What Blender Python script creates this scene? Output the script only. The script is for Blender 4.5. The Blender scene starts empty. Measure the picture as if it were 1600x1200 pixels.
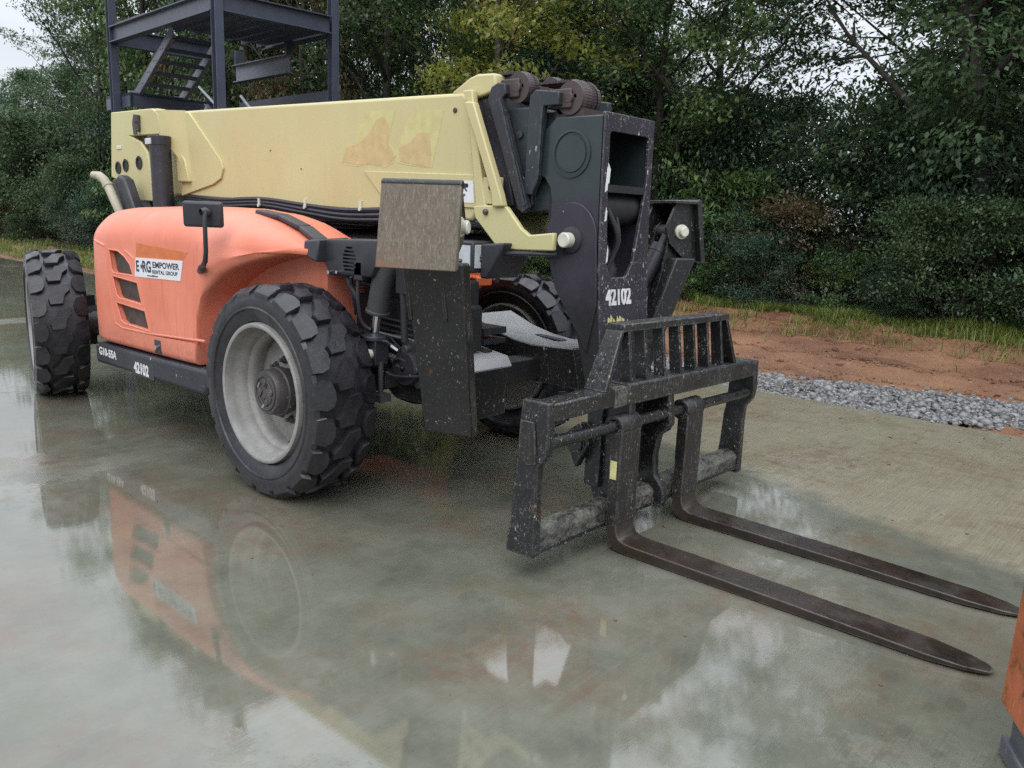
import bpy, bmesh, math, random
import numpy as np
from mathutils import Vector, Matrix
R = math.radians
PI = math.pi
random.seed(7)
rng = np.random.default_rng(11)
SC = bpy.context.scene
COL = SC.collection

# ------------------------------------------------------------------ camera
cam_d = bpy.data.cameras.new('camera')
cam = bpy.data.objects.new('camera', cam_d); COL.objects.link(cam)
cam_d.sensor_fit = 'HORIZONTAL'; cam_d.sensor_width = 36.0
cam_d.lens = 36.0*1281.3/1600.0
cam_d.clip_start = 0.05; cam_d.clip_end = 600
def cam_axes(yaw, pitch, roll):
    f = Vector((math.cos(pitch)*math.sin(yaw), math.cos(pitch)*math.cos(yaw), math.sin(pitch)))
    r = Vector((math.cos(yaw), -math.sin(yaw), 0)); u = r.cross(f)
    return (math.cos(roll)*r + math.sin(roll)*u, -math.sin(roll)*r + math.cos(roll)*u, f)
_r, _u, _f = cam_axes(R(-40.9356), R(-11.5648), R(2.21702))
cam.matrix_world = Matrix(((_r.x, _u.x, -_f.x, 4.273), (_r.y, _u.y, -_f.y, -3.915), (_r.z, _u.z, -_f.z, 1.737), (0, 0, 0, 1)))
SC.camera = cam

# ------------------------------------------------------------------ world, sun, exposure
SUN_DIR = Vector((0.42, -0.70, 0.85)).normalized()      # towards the bright part of the cloud cover
SUN_EL = math.asin(SUN_DIR.z); SUN_AZ = math.atan2(SUN_DIR.x, SUN_DIR.y)
w = bpy.data.worlds.new('World'); SC.world = w; w.use_nodes = True
wn = w.node_tree.nodes; wl = w.node_tree.links; wn.clear()
wo = wn.new('ShaderNodeOutputWorld'); bg = wn.new('ShaderNodeBackground'); wl.new(bg.outputs[0], wo.inputs[0])
sky = wn.new('ShaderNodeTexSky'); sky.sky_type = 'NISHITA'; sky.sun_disc = False
sky.sun_elevation = SUN_EL; sky.sun_rotation = SUN_AZ; sky.air_density = 1.2; sky.dust_density = 2.0
tc = wn.new('ShaderNodeTexCoord'); sep = wn.new('ShaderNodeSeparateXYZ'); wl.new(tc.outputs['Generated'], sep.inputs[0])
ns = wn.new('ShaderNodeTexNoise'); ns.inputs['Scale'].default_value = 2.6; ns.inputs['Detail'].default_value = 6; ns.inputs['Roughness'].default_value = .55
mp = wn.new('ShaderNodeMapping'); mp.inputs['Scale'].default_value = (1, 1, 2.4); wl.new(tc.outputs['Generated'], mp.inputs[0]); wl.new(mp.outputs[0], ns.inputs['Vector'])
grad = wn.new('ShaderNodeMapRange'); grad.inputs[1].default_value = 0; grad.inputs[2].default_value = 1; grad.inputs[3].default_value = 5.3; grad.inputs[4].default_value = 22.0
zp = wn.new('ShaderNodeMath'); zp.operation = 'POWER'; zp.use_clamp = True; zp.inputs[1].default_value = 1.2; wl.new(sep.outputs['Z'], zp.inputs[0]); wl.new(zp.outputs[0], grad.inputs[0])              # overcast sky: brighter towards the zenith
nr = wn.new('ShaderNodeMapRange'); nr.inputs[1].default_value = .3; nr.inputs[2].default_value = .7; nr.inputs[3].default_value = .80; nr.inputs[4].default_value = 1.16
wl.new(ns.outputs[0], nr.inputs[0])
mul = wn.new('ShaderNodeMath'); mul.operation = 'MULTIPLY'; wl.new(grad.outputs[0], mul.inputs[0]); wl.new(nr.outputs[0], mul.inputs[1])
cl = wn.new('ShaderNodeMix'); cl.data_type = 'RGBA'; cl.blend_type = 'MULTIPLY'; cl.inputs[0].default_value = 1
cl.inputs[6].default_value = (.93, .98, 1.06, 1); wl.new(mul.outputs[0], cl.inputs[7])
mx = wn.new('ShaderNodeMix'); mx.data_type = 'RGBA'; mx.inputs[0].default_value = .90
wl.new(sky.outputs[0], mx.inputs[6]); wl.new(cl.outputs[2], mx.inputs[7]); wl.new(mx.outputs[2], bg.inputs[0])
bg.inputs[1].default_value = 0.10
sun_d = bpy.data.lights.new('sun', 'SUN'); sun_d.energy = 0.8; sun_d.angle = R(40); sun_d.color = (1, .97, .92)
sun = bpy.data.objects.new('sun', sun_d); COL.objects.link(sun)
sun.rotation_mode = 'QUATERNION'; sun.rotation_quaternion = SUN_DIR.to_track_quat('Z', 'Y')
SC.view_settings.view_transform = 'Standard'; SC.view_settings.look = 'None'
SC.view_settings.exposure = 0.42; SC.view_settings.gamma = 1.0; SC.view_settings.use_curve_mapping = False
SC.render.engine = 'CYCLES'
SC.cycles.max_bounces = 8; SC.cycles.transparent_max_bounces = 6
SC.cycles.use_denoising = False; SC.cycles.use_adaptive_sampling = False
SC.cycles.caustics_reflective = False; SC.cycles.caustics_refractive = False; SC.cycles.sample_clamp_indirect = 2.5

# ------------------------------------------------------------------ materials
class NT:
    """small helper round a node tree"""
    def __init__(s, name):
        s.m = bpy.data.materials.new(name); s.m.use_nodes = True
        s.t = s.m.node_tree; s.n = s.t.nodes; s.l = s.t.links
        s.b = s.n['Principled BSDF']; s.tc = s.n.new('ShaderNodeTexCoord')
        s.co = s.tc.outputs['Object']
    def set(s, **k):
        for a, v in k.items():
            key = {'base': 'Base Color', 'rough': 'Roughness', 'metal': 'Metallic', 'ior': 'IOR', 'spec': 'Specular IOR Level', 'coat': 'Coat Weight', 'coatr': 'Coat Roughness', 'alpha': 'Alpha'}[a]
            i = s.b.inputs[key]
            if hasattr(v, 'is_output'): s.l.new(v, i)
            else: i.default_value = v if not isinstance(v, tuple) or len(v) == 4 else (*v, 1)
        return s
    def map(s, scale=(1, 1, 1), rot=(0, 0, 0), co=None):
        m = s.n.new('ShaderNodeMapping'); m.inputs['Scale'].default_value = scale; m.inputs['Rotation'].default_value = rot
        s.l.new(co or s.co, m.inputs[0]); return m.outputs[0]
    def noise(s, scale, detail=4, rough=.55, co=None, dist=0):
        n = s.n.new('ShaderNodeTexNoise'); n.inputs['Scale'].default_value = scale; n.inputs['Detail'].default_value = detail
        n.inputs['Roughness'].default_value = rough; n.inputs['Distortion'].default_value = dist
        s.l.new(co or s.co, n.inputs['Vector']); return n.outputs[0]
    def vor(s, scale, co=None, feature='F1', rand=1.0):
        n = s.n.new('ShaderNodeTexVoronoi'); n.feature = feature; n.inputs['Scale'].default_value = scale; n.inputs['Randomness'].default_value = rand
        s.l.new(co or s.co, n.inputs['Vector']); return n
    def rng(s, v, a, b, c=0., d=1.):
        n = s.n.new('ShaderNodeMapRange'); n.clamp = True
        for i, x in zip((1, 2, 3, 4), (a, b, c, d)): n.inputs[i].default_value = x
        s.l.new(v, n.inputs[0]); return n.outputs[0]
    def math(s, op, a, b=None):
        n = s.n.new('ShaderNodeMath'); n.operation = op
        for i, x in enumerate((a, b)):
            if x is None: continue
            if hasattr(x, 'is_output'): s.l.new(x, n.inputs[i])
            else: n.inputs[i].default_value = x
        return n.outputs[0]
    def mix(s, f, a, b, mode='MIX'):
        n = s.n.new('ShaderNodeMix'); n.data_type = 'RGBA'; n.blend_type = mode
        for i, x in zip((0, 6, 7), (f, a, b)):
            if hasattr(x, 'is_output'): s.l.new(x, n.inputs[i])
            else: n.inputs[i].default_value = x if i == 0 else (*x[:3], 1)
        return n.outputs[2]
    def bump(s, h, strength=.3, dist=.01, prev=None):
        n = s.n.new('ShaderNodeBump'); n.inputs['Strength'].default_value = strength; n.inputs['Distance'].default_value = dist
        s.l.new(h, n.inputs['Height'])
        if prev: s.l.new(prev, n.inputs['Normal'])
        s.l.new(n.outputs[0], s.b.inputs['Normal']); return n.outputs[0]

def metal(name, base, rough=.4, var=.25, splat=0., splat_col=(.62, .62, .58), rust=0., scratch=0., dirt=0., dirt_col=(.20, .17, .13), spec=.5, bump=.12, sscale=42, edge=0.):
    """weathered paint: mottling, rust, scratches, dried concrete splashes"""
    t = NT(name)
    n1 = t.noise(3.2, 5); n2 = t.noise(28, 4)
    lo = tuple(c*(1-var) for c in base); hi = tuple(min(1, c*(1+var)) for c in base)
    c = t.mix(t.rng(n1, .3, .7), lo, hi)
    if dirt:
        c = t.mix(t.math('MULTIPLY', t.rng(t.noise(2.1, 6, .65, co=t.map((1, 1, .45))), .45, .75), dirt), c, dirt_col)
    if rust:
        c = t.mix(t.rng(t.noise(9, 6, .7), .70-rust*.25, .76-rust*.2), c, (.14, .055, .02))
    r = t.rng(n2, .3, .7, rough*.75, min(1, rough*1.3))
    h = n2
    if scratch:
        s1 = t.noise(16, 3, .6, co=t.map((9, 9, .5), (R(8), R(12), 0)))
        c = t.mix(t.math('MULTIPLY', t.rng(s1, .64, .70), scratch), c, tuple(min(1, b*3+.10) for b in base))
    if edge:
        bv = t.n.new('ShaderNodeBevel'); bv.samples = 4; bv.inputs['Radius'].default_value = .009
        ge = t.n.new('ShaderNodeNewGeometry'); dp = t.n.new('ShaderNodeVectorMath'); dp.operation = 'DOT_PRODUCT'; t.l.new(bv.outputs[0], dp.inputs[0]); t.l.new(ge.outputs['Normal'], dp.inputs[1])
        em = t.math('MULTIPLY', t.rng(dp.outputs['Value'], .995, .90), t.rng(t.noise(22, 5, .7), .42, .58))
        c = t.mix(t.math('MULTIPLY', em, edge), c, (.26, .25, .235))
    if splat:
        # ragged dried splashes: cell spots on warped coordinates, drawn out downwards
        wn_ = t.n.new('ShaderNodeTexNoise'); wn_.inputs['Scale'].default_value = sscale*1.7; wn_.inputs['Detail'].default_value = 3; t.l.new(t.co, wn_.inputs['Vector'])
        vm = t.n.new('ShaderNodeVectorMath'); vm.operation = 'MULTIPLY_ADD'; t.l.new(wn_.outputs['Color'], vm.inputs[0])
        vm.inputs[1].default_value = (.028, .028, .028); t.l.new(t.co, vm.inputs[2])
        m = None
        for sc_, wgt, st_ in ((sscale, 1., .45), (sscale*2.2, .9, .7), (sscale*3.6, .75, .3)):
            v = t.vor(sc_, co=t.map((1, 1, st_), (.12, .08, .5), co=vm.outputs[0]))
            se = t.n.new('ShaderNodeSeparateColor'); t.l.new(v.outputs['Color'], se.inputs[0])
            rad = t.rng(se.outputs[0], 1-splat, 1., .0, .42)
            k = t.math('MULTIPLY', t.rng(t.math('SUBTRACT', rad, v.outputs['Distance']), .0, .09), t.math('MULTIPLY', t.rng(se.outputs[1], 0, 1, .35, 1.), wgt))
            m = k if m is None else t.math('MAXIMUM', m, k)
        pt = t.math('MULTIPLY', t.rng(t.noise(3.4, 5, .65), .36, .56), t.rng(t.noise(17, 4, .65), .36, .55))
        m = t.math('MULTIPLY', m, pt)
        c = t.mix(m, c, splat_col); r = t.math('MAXIMUM', r, t.math('MULTIPLY', m, .8))
        h = t.math('ADD', t.math('MULTIPLY', n2, .5), m)
    t.set(base=c, rough=r, spec=spec)
    t.bump(h, bump, .004)
    return t.m

def plain(name, base, rough=.5, var=.15, metal_=0.):
    t = NT(name); n = t.noise(12, 4)
    c = t.mix(t.rng(n, .3, .7), tuple(c*(1-var) for c in base), tuple(min(1, c*(1+var)) for c in base))
    t.set(base=c, rough=t.rng(t.noise(30, 3), .3, .7, rough*.8, min(1, rough*1.2)), metal=metal_); t.bump(n, .05, .003)
    return t.m

MAT = {}
def orange_paint(name, base):
    t = NT(name)
    fade = t.rng(t.noise(1.7, 4), .35, .68)
    c = t.mix(fade, base, tuple(min(1, b*1.08+.05) for b in base))
    st = t.noise(2.4, 5, .7, co=t.map((11, 11, .55)))
    ge = t.n.new('ShaderNodeNewGeometry'); sn = t.n.new('ShaderNodeSeparateXYZ'); t.l.new(ge.outputs['Normal'], sn.inputs[0])
    steep = t.rng(t.math('ABSOLUTE', sn.outputs[2]), .15, .5, 1, 0)
    c = t.mix(t.math('MULTIPLY', t.rng(st, .52, .72, 0, .50), t.math('MULTIPLY', steep, t.rng(t.noise(1.4, 3), .38, .6, .15, 1))), c, (.52, .10, .04))
    c = t.mix(t.rng(t.noise(5.5, 6, .7, co=t.map((2, 2, .5))), .60, .78, 0, .28), c, (.30, .15, .09))
    szz = t.n.new('ShaderNodeSeparateXYZ'); t.l.new(t.co, szz.inputs[0])
    mud = t.math('MULTIPLY', t.rng(t.math('ADD', szz.outputs[2], t.math('MULTIPLY', t.noise(5, 6, .7), .35)), 1.08, .78), t.rng(t.noise(26, 5, .75), .40, .62))
    c = t.mix(t.math('MULTIPLY', mud, .55), c, (.30, .15, .09))
    v = t.vor(34); se = t.n.new('ShaderNodeSeparateColor'); t.l.new(v.outputs['Color'], se.inputs[0])
    sp = t.math('MULTIPLY', t.rng(v.outputs['Distance'], .10, .04), t.math('GREATER_THAN', se.outputs[0], .965))
    c = t.mix(sp, c, (.08, .04, .03))
    t.set(base=c, rough=t.rng(t.noise(6, 5), .3, .7, .34, .55), spec=.4); t.bump(t.noise(4, 3), .04, .02)
    return t.m
MAT['orange'] = orange_paint('faded_orange_paint', (.70, .205, .125))
MAT['orange_dark'] = plain('unfaded_orange_patch', (.62, .17, .055), .5)
MAT['orange_cab'] = plain('orange_cab_paint', (.75, .15, .045), .4)
def cream_paint():
    t = NT('cream_paint')
    big = t.rng(t.noise(1.1, 3, .5), .36, .66)
    c = t.mix(big, (.56, .525, .275), (.55, .475, .245))
    c = t.mix(t.rng(t.noise(2.2, 6, .7, co=t.map((1.5, 1.5, .7))), .52, .76, 0, .35), c, (.50, .40, .20))
    c = t.mix(t.rng(t.noise(2.6, 5, .7, co=t.map((14, 14, .5))), .60, .76, 0, .28), c, (.36, .28, .15))
    v = t.vor(16); se = t.n.new('ShaderNodeSeparateColor'); t.l.new(v.outputs['Color'], se.inputs[0])
    sp = t.math('MULTIPLY', t.rng(v.outputs['Distance'], .07, .03), t.math('GREATER_THAN', se.outputs[0], .95))
    c = t.mix(sp, c, (.07, .06, .05))
    t.set(base=c, rough=t.rng(t.noise(5, 5), .3, .7, .33, .55), spec=.4); t.bump(t.noise(3, 3), .05, .02)
    return t.m
MAT['cream'] = cream_paint()
MAT['ghost'] = plain('old_decal_residue', (.55, .425, .205), .5, .12)  # tan residue left where decals were removed
MAT['ghost_edge'] = plain('old_decal_glue', (.555, .515, .235), .55, .1)
MAT['dark'] = metal('dark_blue_black_paint', (.023, .022, .033), .42, .25, splat=.05, dirt=.4, dirt_col=(.062, .057, .052), scratch=.22, sscale=52, edge=0.35)
MAT['dark_green'] = metal('dark_boom_paint', (.022, .031, .036), .40, .25, splat=.04, dirt=.4, dirt_col=(.062, .058, .054), scratch=.25, sscale=48, edge=0.45)
def head_paint():
    t = NT('boom_head_paint'); sz = t.n.new('ShaderNodeSeparateXYZ'); t.l.new(t.co, sz.inputs[0])
    drip = t.math('ADD', sz.outputs[2], t.math('MULTIPLY', t.math('SUBTRACT', t.noise(7, 5, .7, co=t.map((1, 1, .25))), .5), .16))
    k = t.rng(drip, 1.83, 1.86); n1 = t.noise(5, 6, .7); n2 = t.noise(34, 4, .7)
    c = t.mix(k, t.mix(t.rng(n1, .3, .7), (.026, .023, .036), (.040, .036, .052)), t.mix(t.rng(n1, .3, .7), (.022, .034, .036), (.036, .050, .052)))
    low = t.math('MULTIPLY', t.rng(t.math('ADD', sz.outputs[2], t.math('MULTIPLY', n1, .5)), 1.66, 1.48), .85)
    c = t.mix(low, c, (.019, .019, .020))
    sc = t.noise(15, 4, .7, co=t.map((6, 6, .8), (R(20), R(25), 0))); c = t.mix(t.rng(sc, .66, .70, 0, .35), c, (.14, .14, .14))
    v = t.vor(46, co=t.map((1, 1, .6))); se = t.n.new('ShaderNodeSeparateColor'); t.l.new(v.outputs['Color'], se.inputs[0])
    sp = t.math('MULTIPLY', t.rng(v.outputs['Distance'], .16, .08), t.math('GREATER_THAN', se.outputs[0], .97)); c = t.mix(sp, c, (.4, .4, .38))
    t.set(base=c, rough=t.math('ADD', t.rng(k, 0, 1, .40, .26), t.rng(n2, .3, .7, -.06, .1)), spec=.5); t.bump(n2, .12, .003); return t.m
MAT['head'] = head_paint()
MAT['neck_front'] = metal('splashed_dark_paint', (.032, .027, .040), .45, .25, splat=.42, scratch=.2, dirt=.3, dirt_col=(.03, .03, .032), sscale=52, edge=0.5)
MAT['carriage'] = metal('splashed_black_paint', (.013, .013, .0145), .30, .35, splat=.50, rust=.22, scratch=.45, sscale=75, bump=.35, splat_col=(.5, .5, .46), edge=0.8)
MAT['carriage_bar'] = metal('crusted_black_steel', (.017, .017, .018), .45, .35, splat=.85, splat_col=(.46, .46, .42), rust=.25, scratch=.6, sscale=80, bump=.6, edge=0.9)
def crust_mat():
    t = NT('concrete_crusted_steel'); a_ = t.noise(8, 6, .72, co=t.map((1.6, 1, 1.6))); f_ = t.noise(55, 5, .7)
    k = t.rng(t.math('ADD', a_, t.math('MULTIPLY', f_, .5)), .66, .90)
    c = t.mix(k, (.030, .029, .027), (.165, .165, .135)); c = t.mix(t.rng(f_, .5, .7, 0, .5), c, (.12, .115, .10))
    c = t.mix(t.rng(t.noise(14, 4), .66, .72, 0, .6), c, (.13, .07, .035))
    t.set(base=c, rough=t.rng(k, 0, 1, .4, .8)); t.bump(t.math('ADD', k, t.math('MULTIPLY', f_, .6)), .6, .006); return t.m
MAT['crust'] = crust_mat()
MAT['leg'] = metal('scratched_black_steel', (.014, .014, .015), .34, .35, splat=.16, rust=.2, scratch=.6, sscale=55, bump=.3, dirt=.3, dirt_col=(.05, .048, .045), edge=0.7)
MAT['black'] = plain('black_plastic', (.030, .030, .038), .42)
MAT['black_matte'] = plain('black_underbody', (.018, .018, .020), .6)
MAT['grey_top'] = metal('wet_steel_sky_sheen', (.36, .36, .365), .22, .2, scratch=.15, dirt=.4, dirt_col=(.16, .16, .16))  # pale base colour paints in the sky reflected on wet steel
MAT['frame_grey'] = plain('dark_grey_steel', (.05, .05, .052), .5)
MAT['chrome'] = plain('chromed_rod', (.55, .55, .56), .18, .1, 1.0)
MAT['pin'] = plain('greased_pin_cap', (.62, .61, .52), .4)
MAT['rusty_chain'] = metal('rusty_chain_steel', (.060, .043, .043), .55, .35, rust=.35, bump=.3)
MAT['glass'] = NT('dark_cab_glass').set(base=(.02, .03, .03), rough=.08).m
MAT['lens'] = plain('lamp_lens', (.55, .58, .6), .15)
MAT['white'] = plain('white_vinyl', (.74, .74, .76), .35, .05)
MAT['navy'] = plain('navy_print', (.022, .026, .055), .4, .1)
MAT['stencil'] = plain('stencil_white', (.66, .66, .66), .6, .2)
MAT['yellow_chip'] = plain('chipped_yellow', (.62, .60, .26), .55, .2)
MAT['exhaust'] = metal('rusty_pale_pipe', (.36, .33, .25), .55, .3, rust=.3)
MAT['vent'] = plain('vent_mesh', (.062, .048, .042), .6, .4)
def tyre_mat():
    t = NT('worn_rubber')
    c = t.mix(t.rng(t.noise(5, 6, .65), .35, .7), (.012, .0115, .015), (.034, .032, .038))
    c = t.mix(t.rng(t.noise(40, 4, .7), .55, .75, 0, .35), c, (.075, .07, .068))
    t.set(base=c, rough=t.rng(t.noise(9, 5), .38, .62, .20, .52), spec=.5)
    t.bump(t.math('ADD', t.noise(60, 5, .7), t.noise(14, 4)), .35, .006); return t.m
MAT['tyre'] = tyre_mat()
def rim_mat():
    t = NT('dusty_rim')
    c = t.mix(t.rng(t.noise(6, 6, .7), .3, .7), (.205, .20, .192), (.345, .337, .322))
    c = t.mix(t.rng(t.noise(11, 6, .75), .60, .70, 0, .7), c, (.20, .15, .10))
    c = t.mix(t.rng(t.noise(38, 3, .6), .66, .72, 0, .7), c, (.08, .075, .07))
    t.set(base=c, rough=.5); t.bump(t.noise(25, 4), .15, .004); return t.m
MAT['rim'] = rim_mat()
MAT['hub'] = metal('greasy_hub_iron', (.055, .05, .05), .45, .4, rust=.15, splat=.1, bump=.3)
def pad_mat():
    t = NT('concrete_worn_steel')
    a = t.noise(9, 6, .75, co=t.map((5, 5, 1.1))); b = t.noise(26, 5, .75, co=t.map((6, 6, .75))); d = t.noise(34, 4, .7, co=t.map((3, 3, 1.6), (R(28), R(35), 0)))
    c = t.mix(t.rng(a, .3, .7), (.085, .068, .052), (.165, .138, .105))
    c = t.mix(t.rng(b, .52, .64, 0, .75), c, (.29, .25, .175)); c = t.mix(t.rng(d, .60, .68, 0, .5), c, (.33, .30, .225))
    sp = t.n.new('ShaderNodeSeparateXYZ'); t.l.new(t.co, sp.inputs[0])
    low = t.math('MULTIPLY', t.rng(sp.outputs[2], 1.60, 1.48), t.rng(sp.outputs[0], .06, -.16))
    c = t.mix(t.math('MULTIPLY', t.rng(t.noise(12, 5, .7), .34, .62), t.math('MULTIPLY', low, .8)), c, (.22, .085, .035))
    t.set(base=c, rough=t.rng(b, .4, .7, .45, .8)); t.bump(t.math('ADD', b, d), .5, .004); return t.m
MAT['pad'] = pad_mat()
def fork_mat():
    t = NT('rusty_wet_fork_steel')
    c = t.mix(t.rng(t.noise(5, 6, .7), .35, .68), (.016, .012, .011), (.040, .027, .020))
    c = t.mix(t.rng(t.noise(26, 5, .75), .60, .70, 0, .6), c, (.085, .060, .043))
    bv = t.n.new('ShaderNodeBevel'); bv.samples = 4; bv.inputs['Radius'].default_value = .010
    ge = t.n.new('ShaderNodeNewGeometry'); dp = t.n.new('ShaderNodeVectorMath'); dp.operation = 'DOT_PRODUCT'; t.l.new(bv.outputs[0], dp.inputs[0]); t.l.new(ge.outputs['Normal'], dp.inputs[1])
    c = t.mix(t.math('MULTIPLY', t.rng(dp.outputs['Value'], .995, .92), t.rng(t.noise(14, 5, .7), .38, .55, .1, .7)), c, (.19, .165, .14))
    t.set(base=c, rough=t.rng(t.noise(3.5, 5), .40, .58, .06, .42)); t.bump(t.noise(55, 5, .7), .25, .003); return t.m
MAT['fork'] = fork_mat()
MAT['shank'] = metal('streaked_black_shank', (.017, .015, .0145), .42, .4, splat=.55, splat_col=(.34, .33, .30), rust=.30, scratch=1., sscale=85, bump=.5, edge=0.9)
MAT['steel_struct'] = metal('primed_structural_steel', (.058, .066, .098), .34, .15, dirt=.2, dirt_col=(.05, .05, .06), bump=.05)
MAT['steel_light'] = plain('primed_steel_sky_sheen', (.15, .16, .20), .32)  # lighter copy of the structural steel, sky reflection put into its colour
MAT['steel_pale'] = plain('galvanised_nosing', (.30, .31, .34), .4)
MAT['chipped_orange'] = metal('chipped_orange_paint', (.42, .115, .045), .5, .35, splat=.0, rust=.72, scratch=.55, bump=.45, dirt=.7, edge=.5, dirt_col=(.22, .12, .07))
MAT['grey_foot'] = metal('scuffed_grey_steel', (.085, .09, .10), .45, .3, splat=.12, scratch=.2, sscale=24)

# ------------------------------------------------------------------ mesh helpers
class M:
    def __init__(s): s.v = []; s.f = []
    def add(s, vs, fs):
        o = len(s.v); s.v += [tuple(p) for p in vs]; s.f += [tuple(i+o for i in f) for f in fs]; return s
    def box(s, x0, x1, y0, y1, z0, z1):
        return s.add([(x0, y0, z0), (x1, y0, z0), (x1, y1, z0), (x0, y1, z0), (x0, y0, z1), (x1, y0, z1), (x1, y1, z1), (x0, y1, z1)],
                     [(3, 2, 1, 0), (4, 5, 6, 7), (0, 1, 5, 4), (1, 2, 6, 5), (2, 3, 7, 6), (3, 0, 4, 7)])
    def hexa(s, p):    # eight corners: bottom loop, top loop
        return s.add(p, [(3, 2, 1, 0), (4, 5, 6, 7), (0, 1, 5, 4), (1, 2, 6, 5), (2, 3, 7, 6), (3, 0, 4, 7)])
    def prism(s, poly, ax, a, b):
        n = len(poly)
        P = {'y': lambda p, k: (p[0], k, p[1]), 'x': lambda p, k: (k, p[0], p[1]), 'z': lambda p, k: (p[0], p[1], k)}[ax]
        vs = [P(p, a) for p in poly]+[P(p, b) for p in poly]
        return s.add(vs, [tuple(range(n))[::-1], tuple(range(n, 2*n))]+[(i, (i+1) % n, n+(i+1) % n, n+i) for i in range(n)])
    def bar(s, p, q, wd, ht, up=(0, 0, 1)):
        p, q = Vector(p), Vector(q); d = (q-p).normalized(); sd = d.cross(Vector(up)).normalized(); u = sd.cross(d)
        c = [(-1, -1), (1, -1), (1, 1), (-1, 1)]
        return s.hexa([e + sd*a*wd/2 + u*b*ht/2 for e in (p, q) for a, b in c])
    def tube(s, pts, r, n=10, caps=True):
        pts = [Vector(p) for p in pts]; m = len(pts)
        rr = r if isinstance(r, (list, tuple)) else [r]*m
        t0 = (pts[1]-pts[0]).normalized(); a = Vector((0, 0, 1)) if abs(t0.z) < .9 else Vector((1, 0, 0))
        x = t0.cross(a).normalized(); vs = []
        for i, p in enumerate(pts):
            t = (pts[min(i+1, m-1)]-pts[max(i-1, 0)]).normalized()
            x = (x - t*x.dot(t)).normalized(); y = t.cross(x)
            vs += [p + (x*math.cos(2*PI*k/n)+y*math.sin(2*PI*k/n))*rr[i] for k in range(n)]
        fs = [(i*n+k, i*n+(k+1) % n, (i+1)*n+(k+1) % n, (i+1)*n+k) for i in range(m-1) for k in range(n)]
        if caps: fs += [tuple(range(n))[::-1], tuple(range((m-1)*n, m*n))]
        return s.add(vs, fs)
    def lathe(s, prof, o=(0, 0, 0), ax='y', n=48, closed=False):
        o = Vector(o); vs = []
        E = {'y': lambda a, r, c, d: Vector((r*c, a, r*d)), 'x': lambda a, r, c, d: Vector((a, r*c, r*d)), 'z': lambda a, r, c, d: Vector((r*c, r*d, a))}[ax]
        for a, r in prof:
            vs += [o+E(a, r, math.cos(2*PI*k/n), math.sin(2*PI*k/n)) for k in range(n)]
        m = len(prof); rg = range(m) if closed else range(m-1)
        fs = [(i*n+k, i*n+(k+1) % n, ((i+1) % m)*n+(k+1) % n, ((i+1) % m)*n+k) for i in rg for k in range(n)]
        return s.add(vs, fs)
    def disc(s, o, ax, r, h, n=32, ch=.0):     # solid disc or pin, h along the axis
        p = [(0, 0.0001), (0, r), (h-ch, r), (h, r-ch), (h, .0001)] if h > 0 else [(0, .0001), (0, r), (h+ch, r), (h, r-ch), (h, .0001)]
        return s.lathe(p, o, ax, n)

def obj(name, mb, mat, parent=None, bevel=0., smooth=38, label=None, loc=None, seg=2):
    me = bpy.data.meshes.new(name); me.from_pydata([tuple(v) for v in mb.v], [], mb.f); me.validate()
    bm = bmesh.new(); bm.from_mesh(me); bmesh.ops.remove_doubles(bm, verts=bm.verts, dist=2e-5)
    bmesh.ops.recalc_face_normals(bm, faces=bm.faces); bm.to_mesh(me); bm.free()
    me.polygons.foreach_set('use_smooth', [True]*len(me.polygons)); me.set_sharp_from_angle(angle=R(smooth))
    o = bpy.data.objects.new(name, me); COL.objects.link(o)
    me.materials.append(MAT[mat] if isinstance(mat, str) else mat)
    if bevel:
        b = o.modifiers.new('edge', 'BEVEL'); b.width = bevel; b.segments = seg; b.limit_method = 'ANGLE'; b.angle_limit = R(35); b.harden_normals = False
    if parent: o.parent = parent
    if label: o['label'] = label
    if loc: o.location = loc
    return o
def empty(name, loc=(0, 0, 0), parent=None):
    o = bpy.data.objects.new(name, None); COL.objects.link(o); o.location = loc; o.empty_display_size = .2
    if parent: o.parent = parent
    return o
def tag(o, label, cat, group=None):
    o['label'] = label; o['category'] = cat
    if group: o['group'] = group
    return o
def text(name, body, size, mat, parent, origin, xdir, ydir, bold=0., sx=1.0, depth=.0006, align='LEFT', spacing=1.0):
    """lettering as a flat mesh; xdir runs along the line, ydir up the letters"""
    cu = bpy.data.curves.new(name, 'FONT'); cu.body = body; cu.size = size; cu.offset = bold; cu.extrude = depth; cu.align_x = align; cu.space_character = spacing
    o = bpy.data.objects.new(name, cu); COL.objects.link(o)
    dg = bpy.context.evaluated_depsgraph_get(); me = bpy.data.meshes.new_from_object(o.evaluated_get(dg))
    bpy.data.objects.remove(o); me.name = name
    X = Vector(xdir).normalized(); Y = Vector(ydir); Y = (Y-X*Y.dot(X)).normalized(); Z = X.cross(Y)
    me.transform(Matrix(((X.x*sx, Y.x, Z.x, origin[0]), (X.y*sx, Y.y, Z.y, origin[1]), (X.z*sx, Y.z, Z.z, origin[2]), (0, 0, 0, 1))))
    me.materials.clear(); me.materials.append(MAT[mat])
    o = bpy.data.objects.new(name, me); COL.objects.link(o); o.parent = parent
    return o
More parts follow.
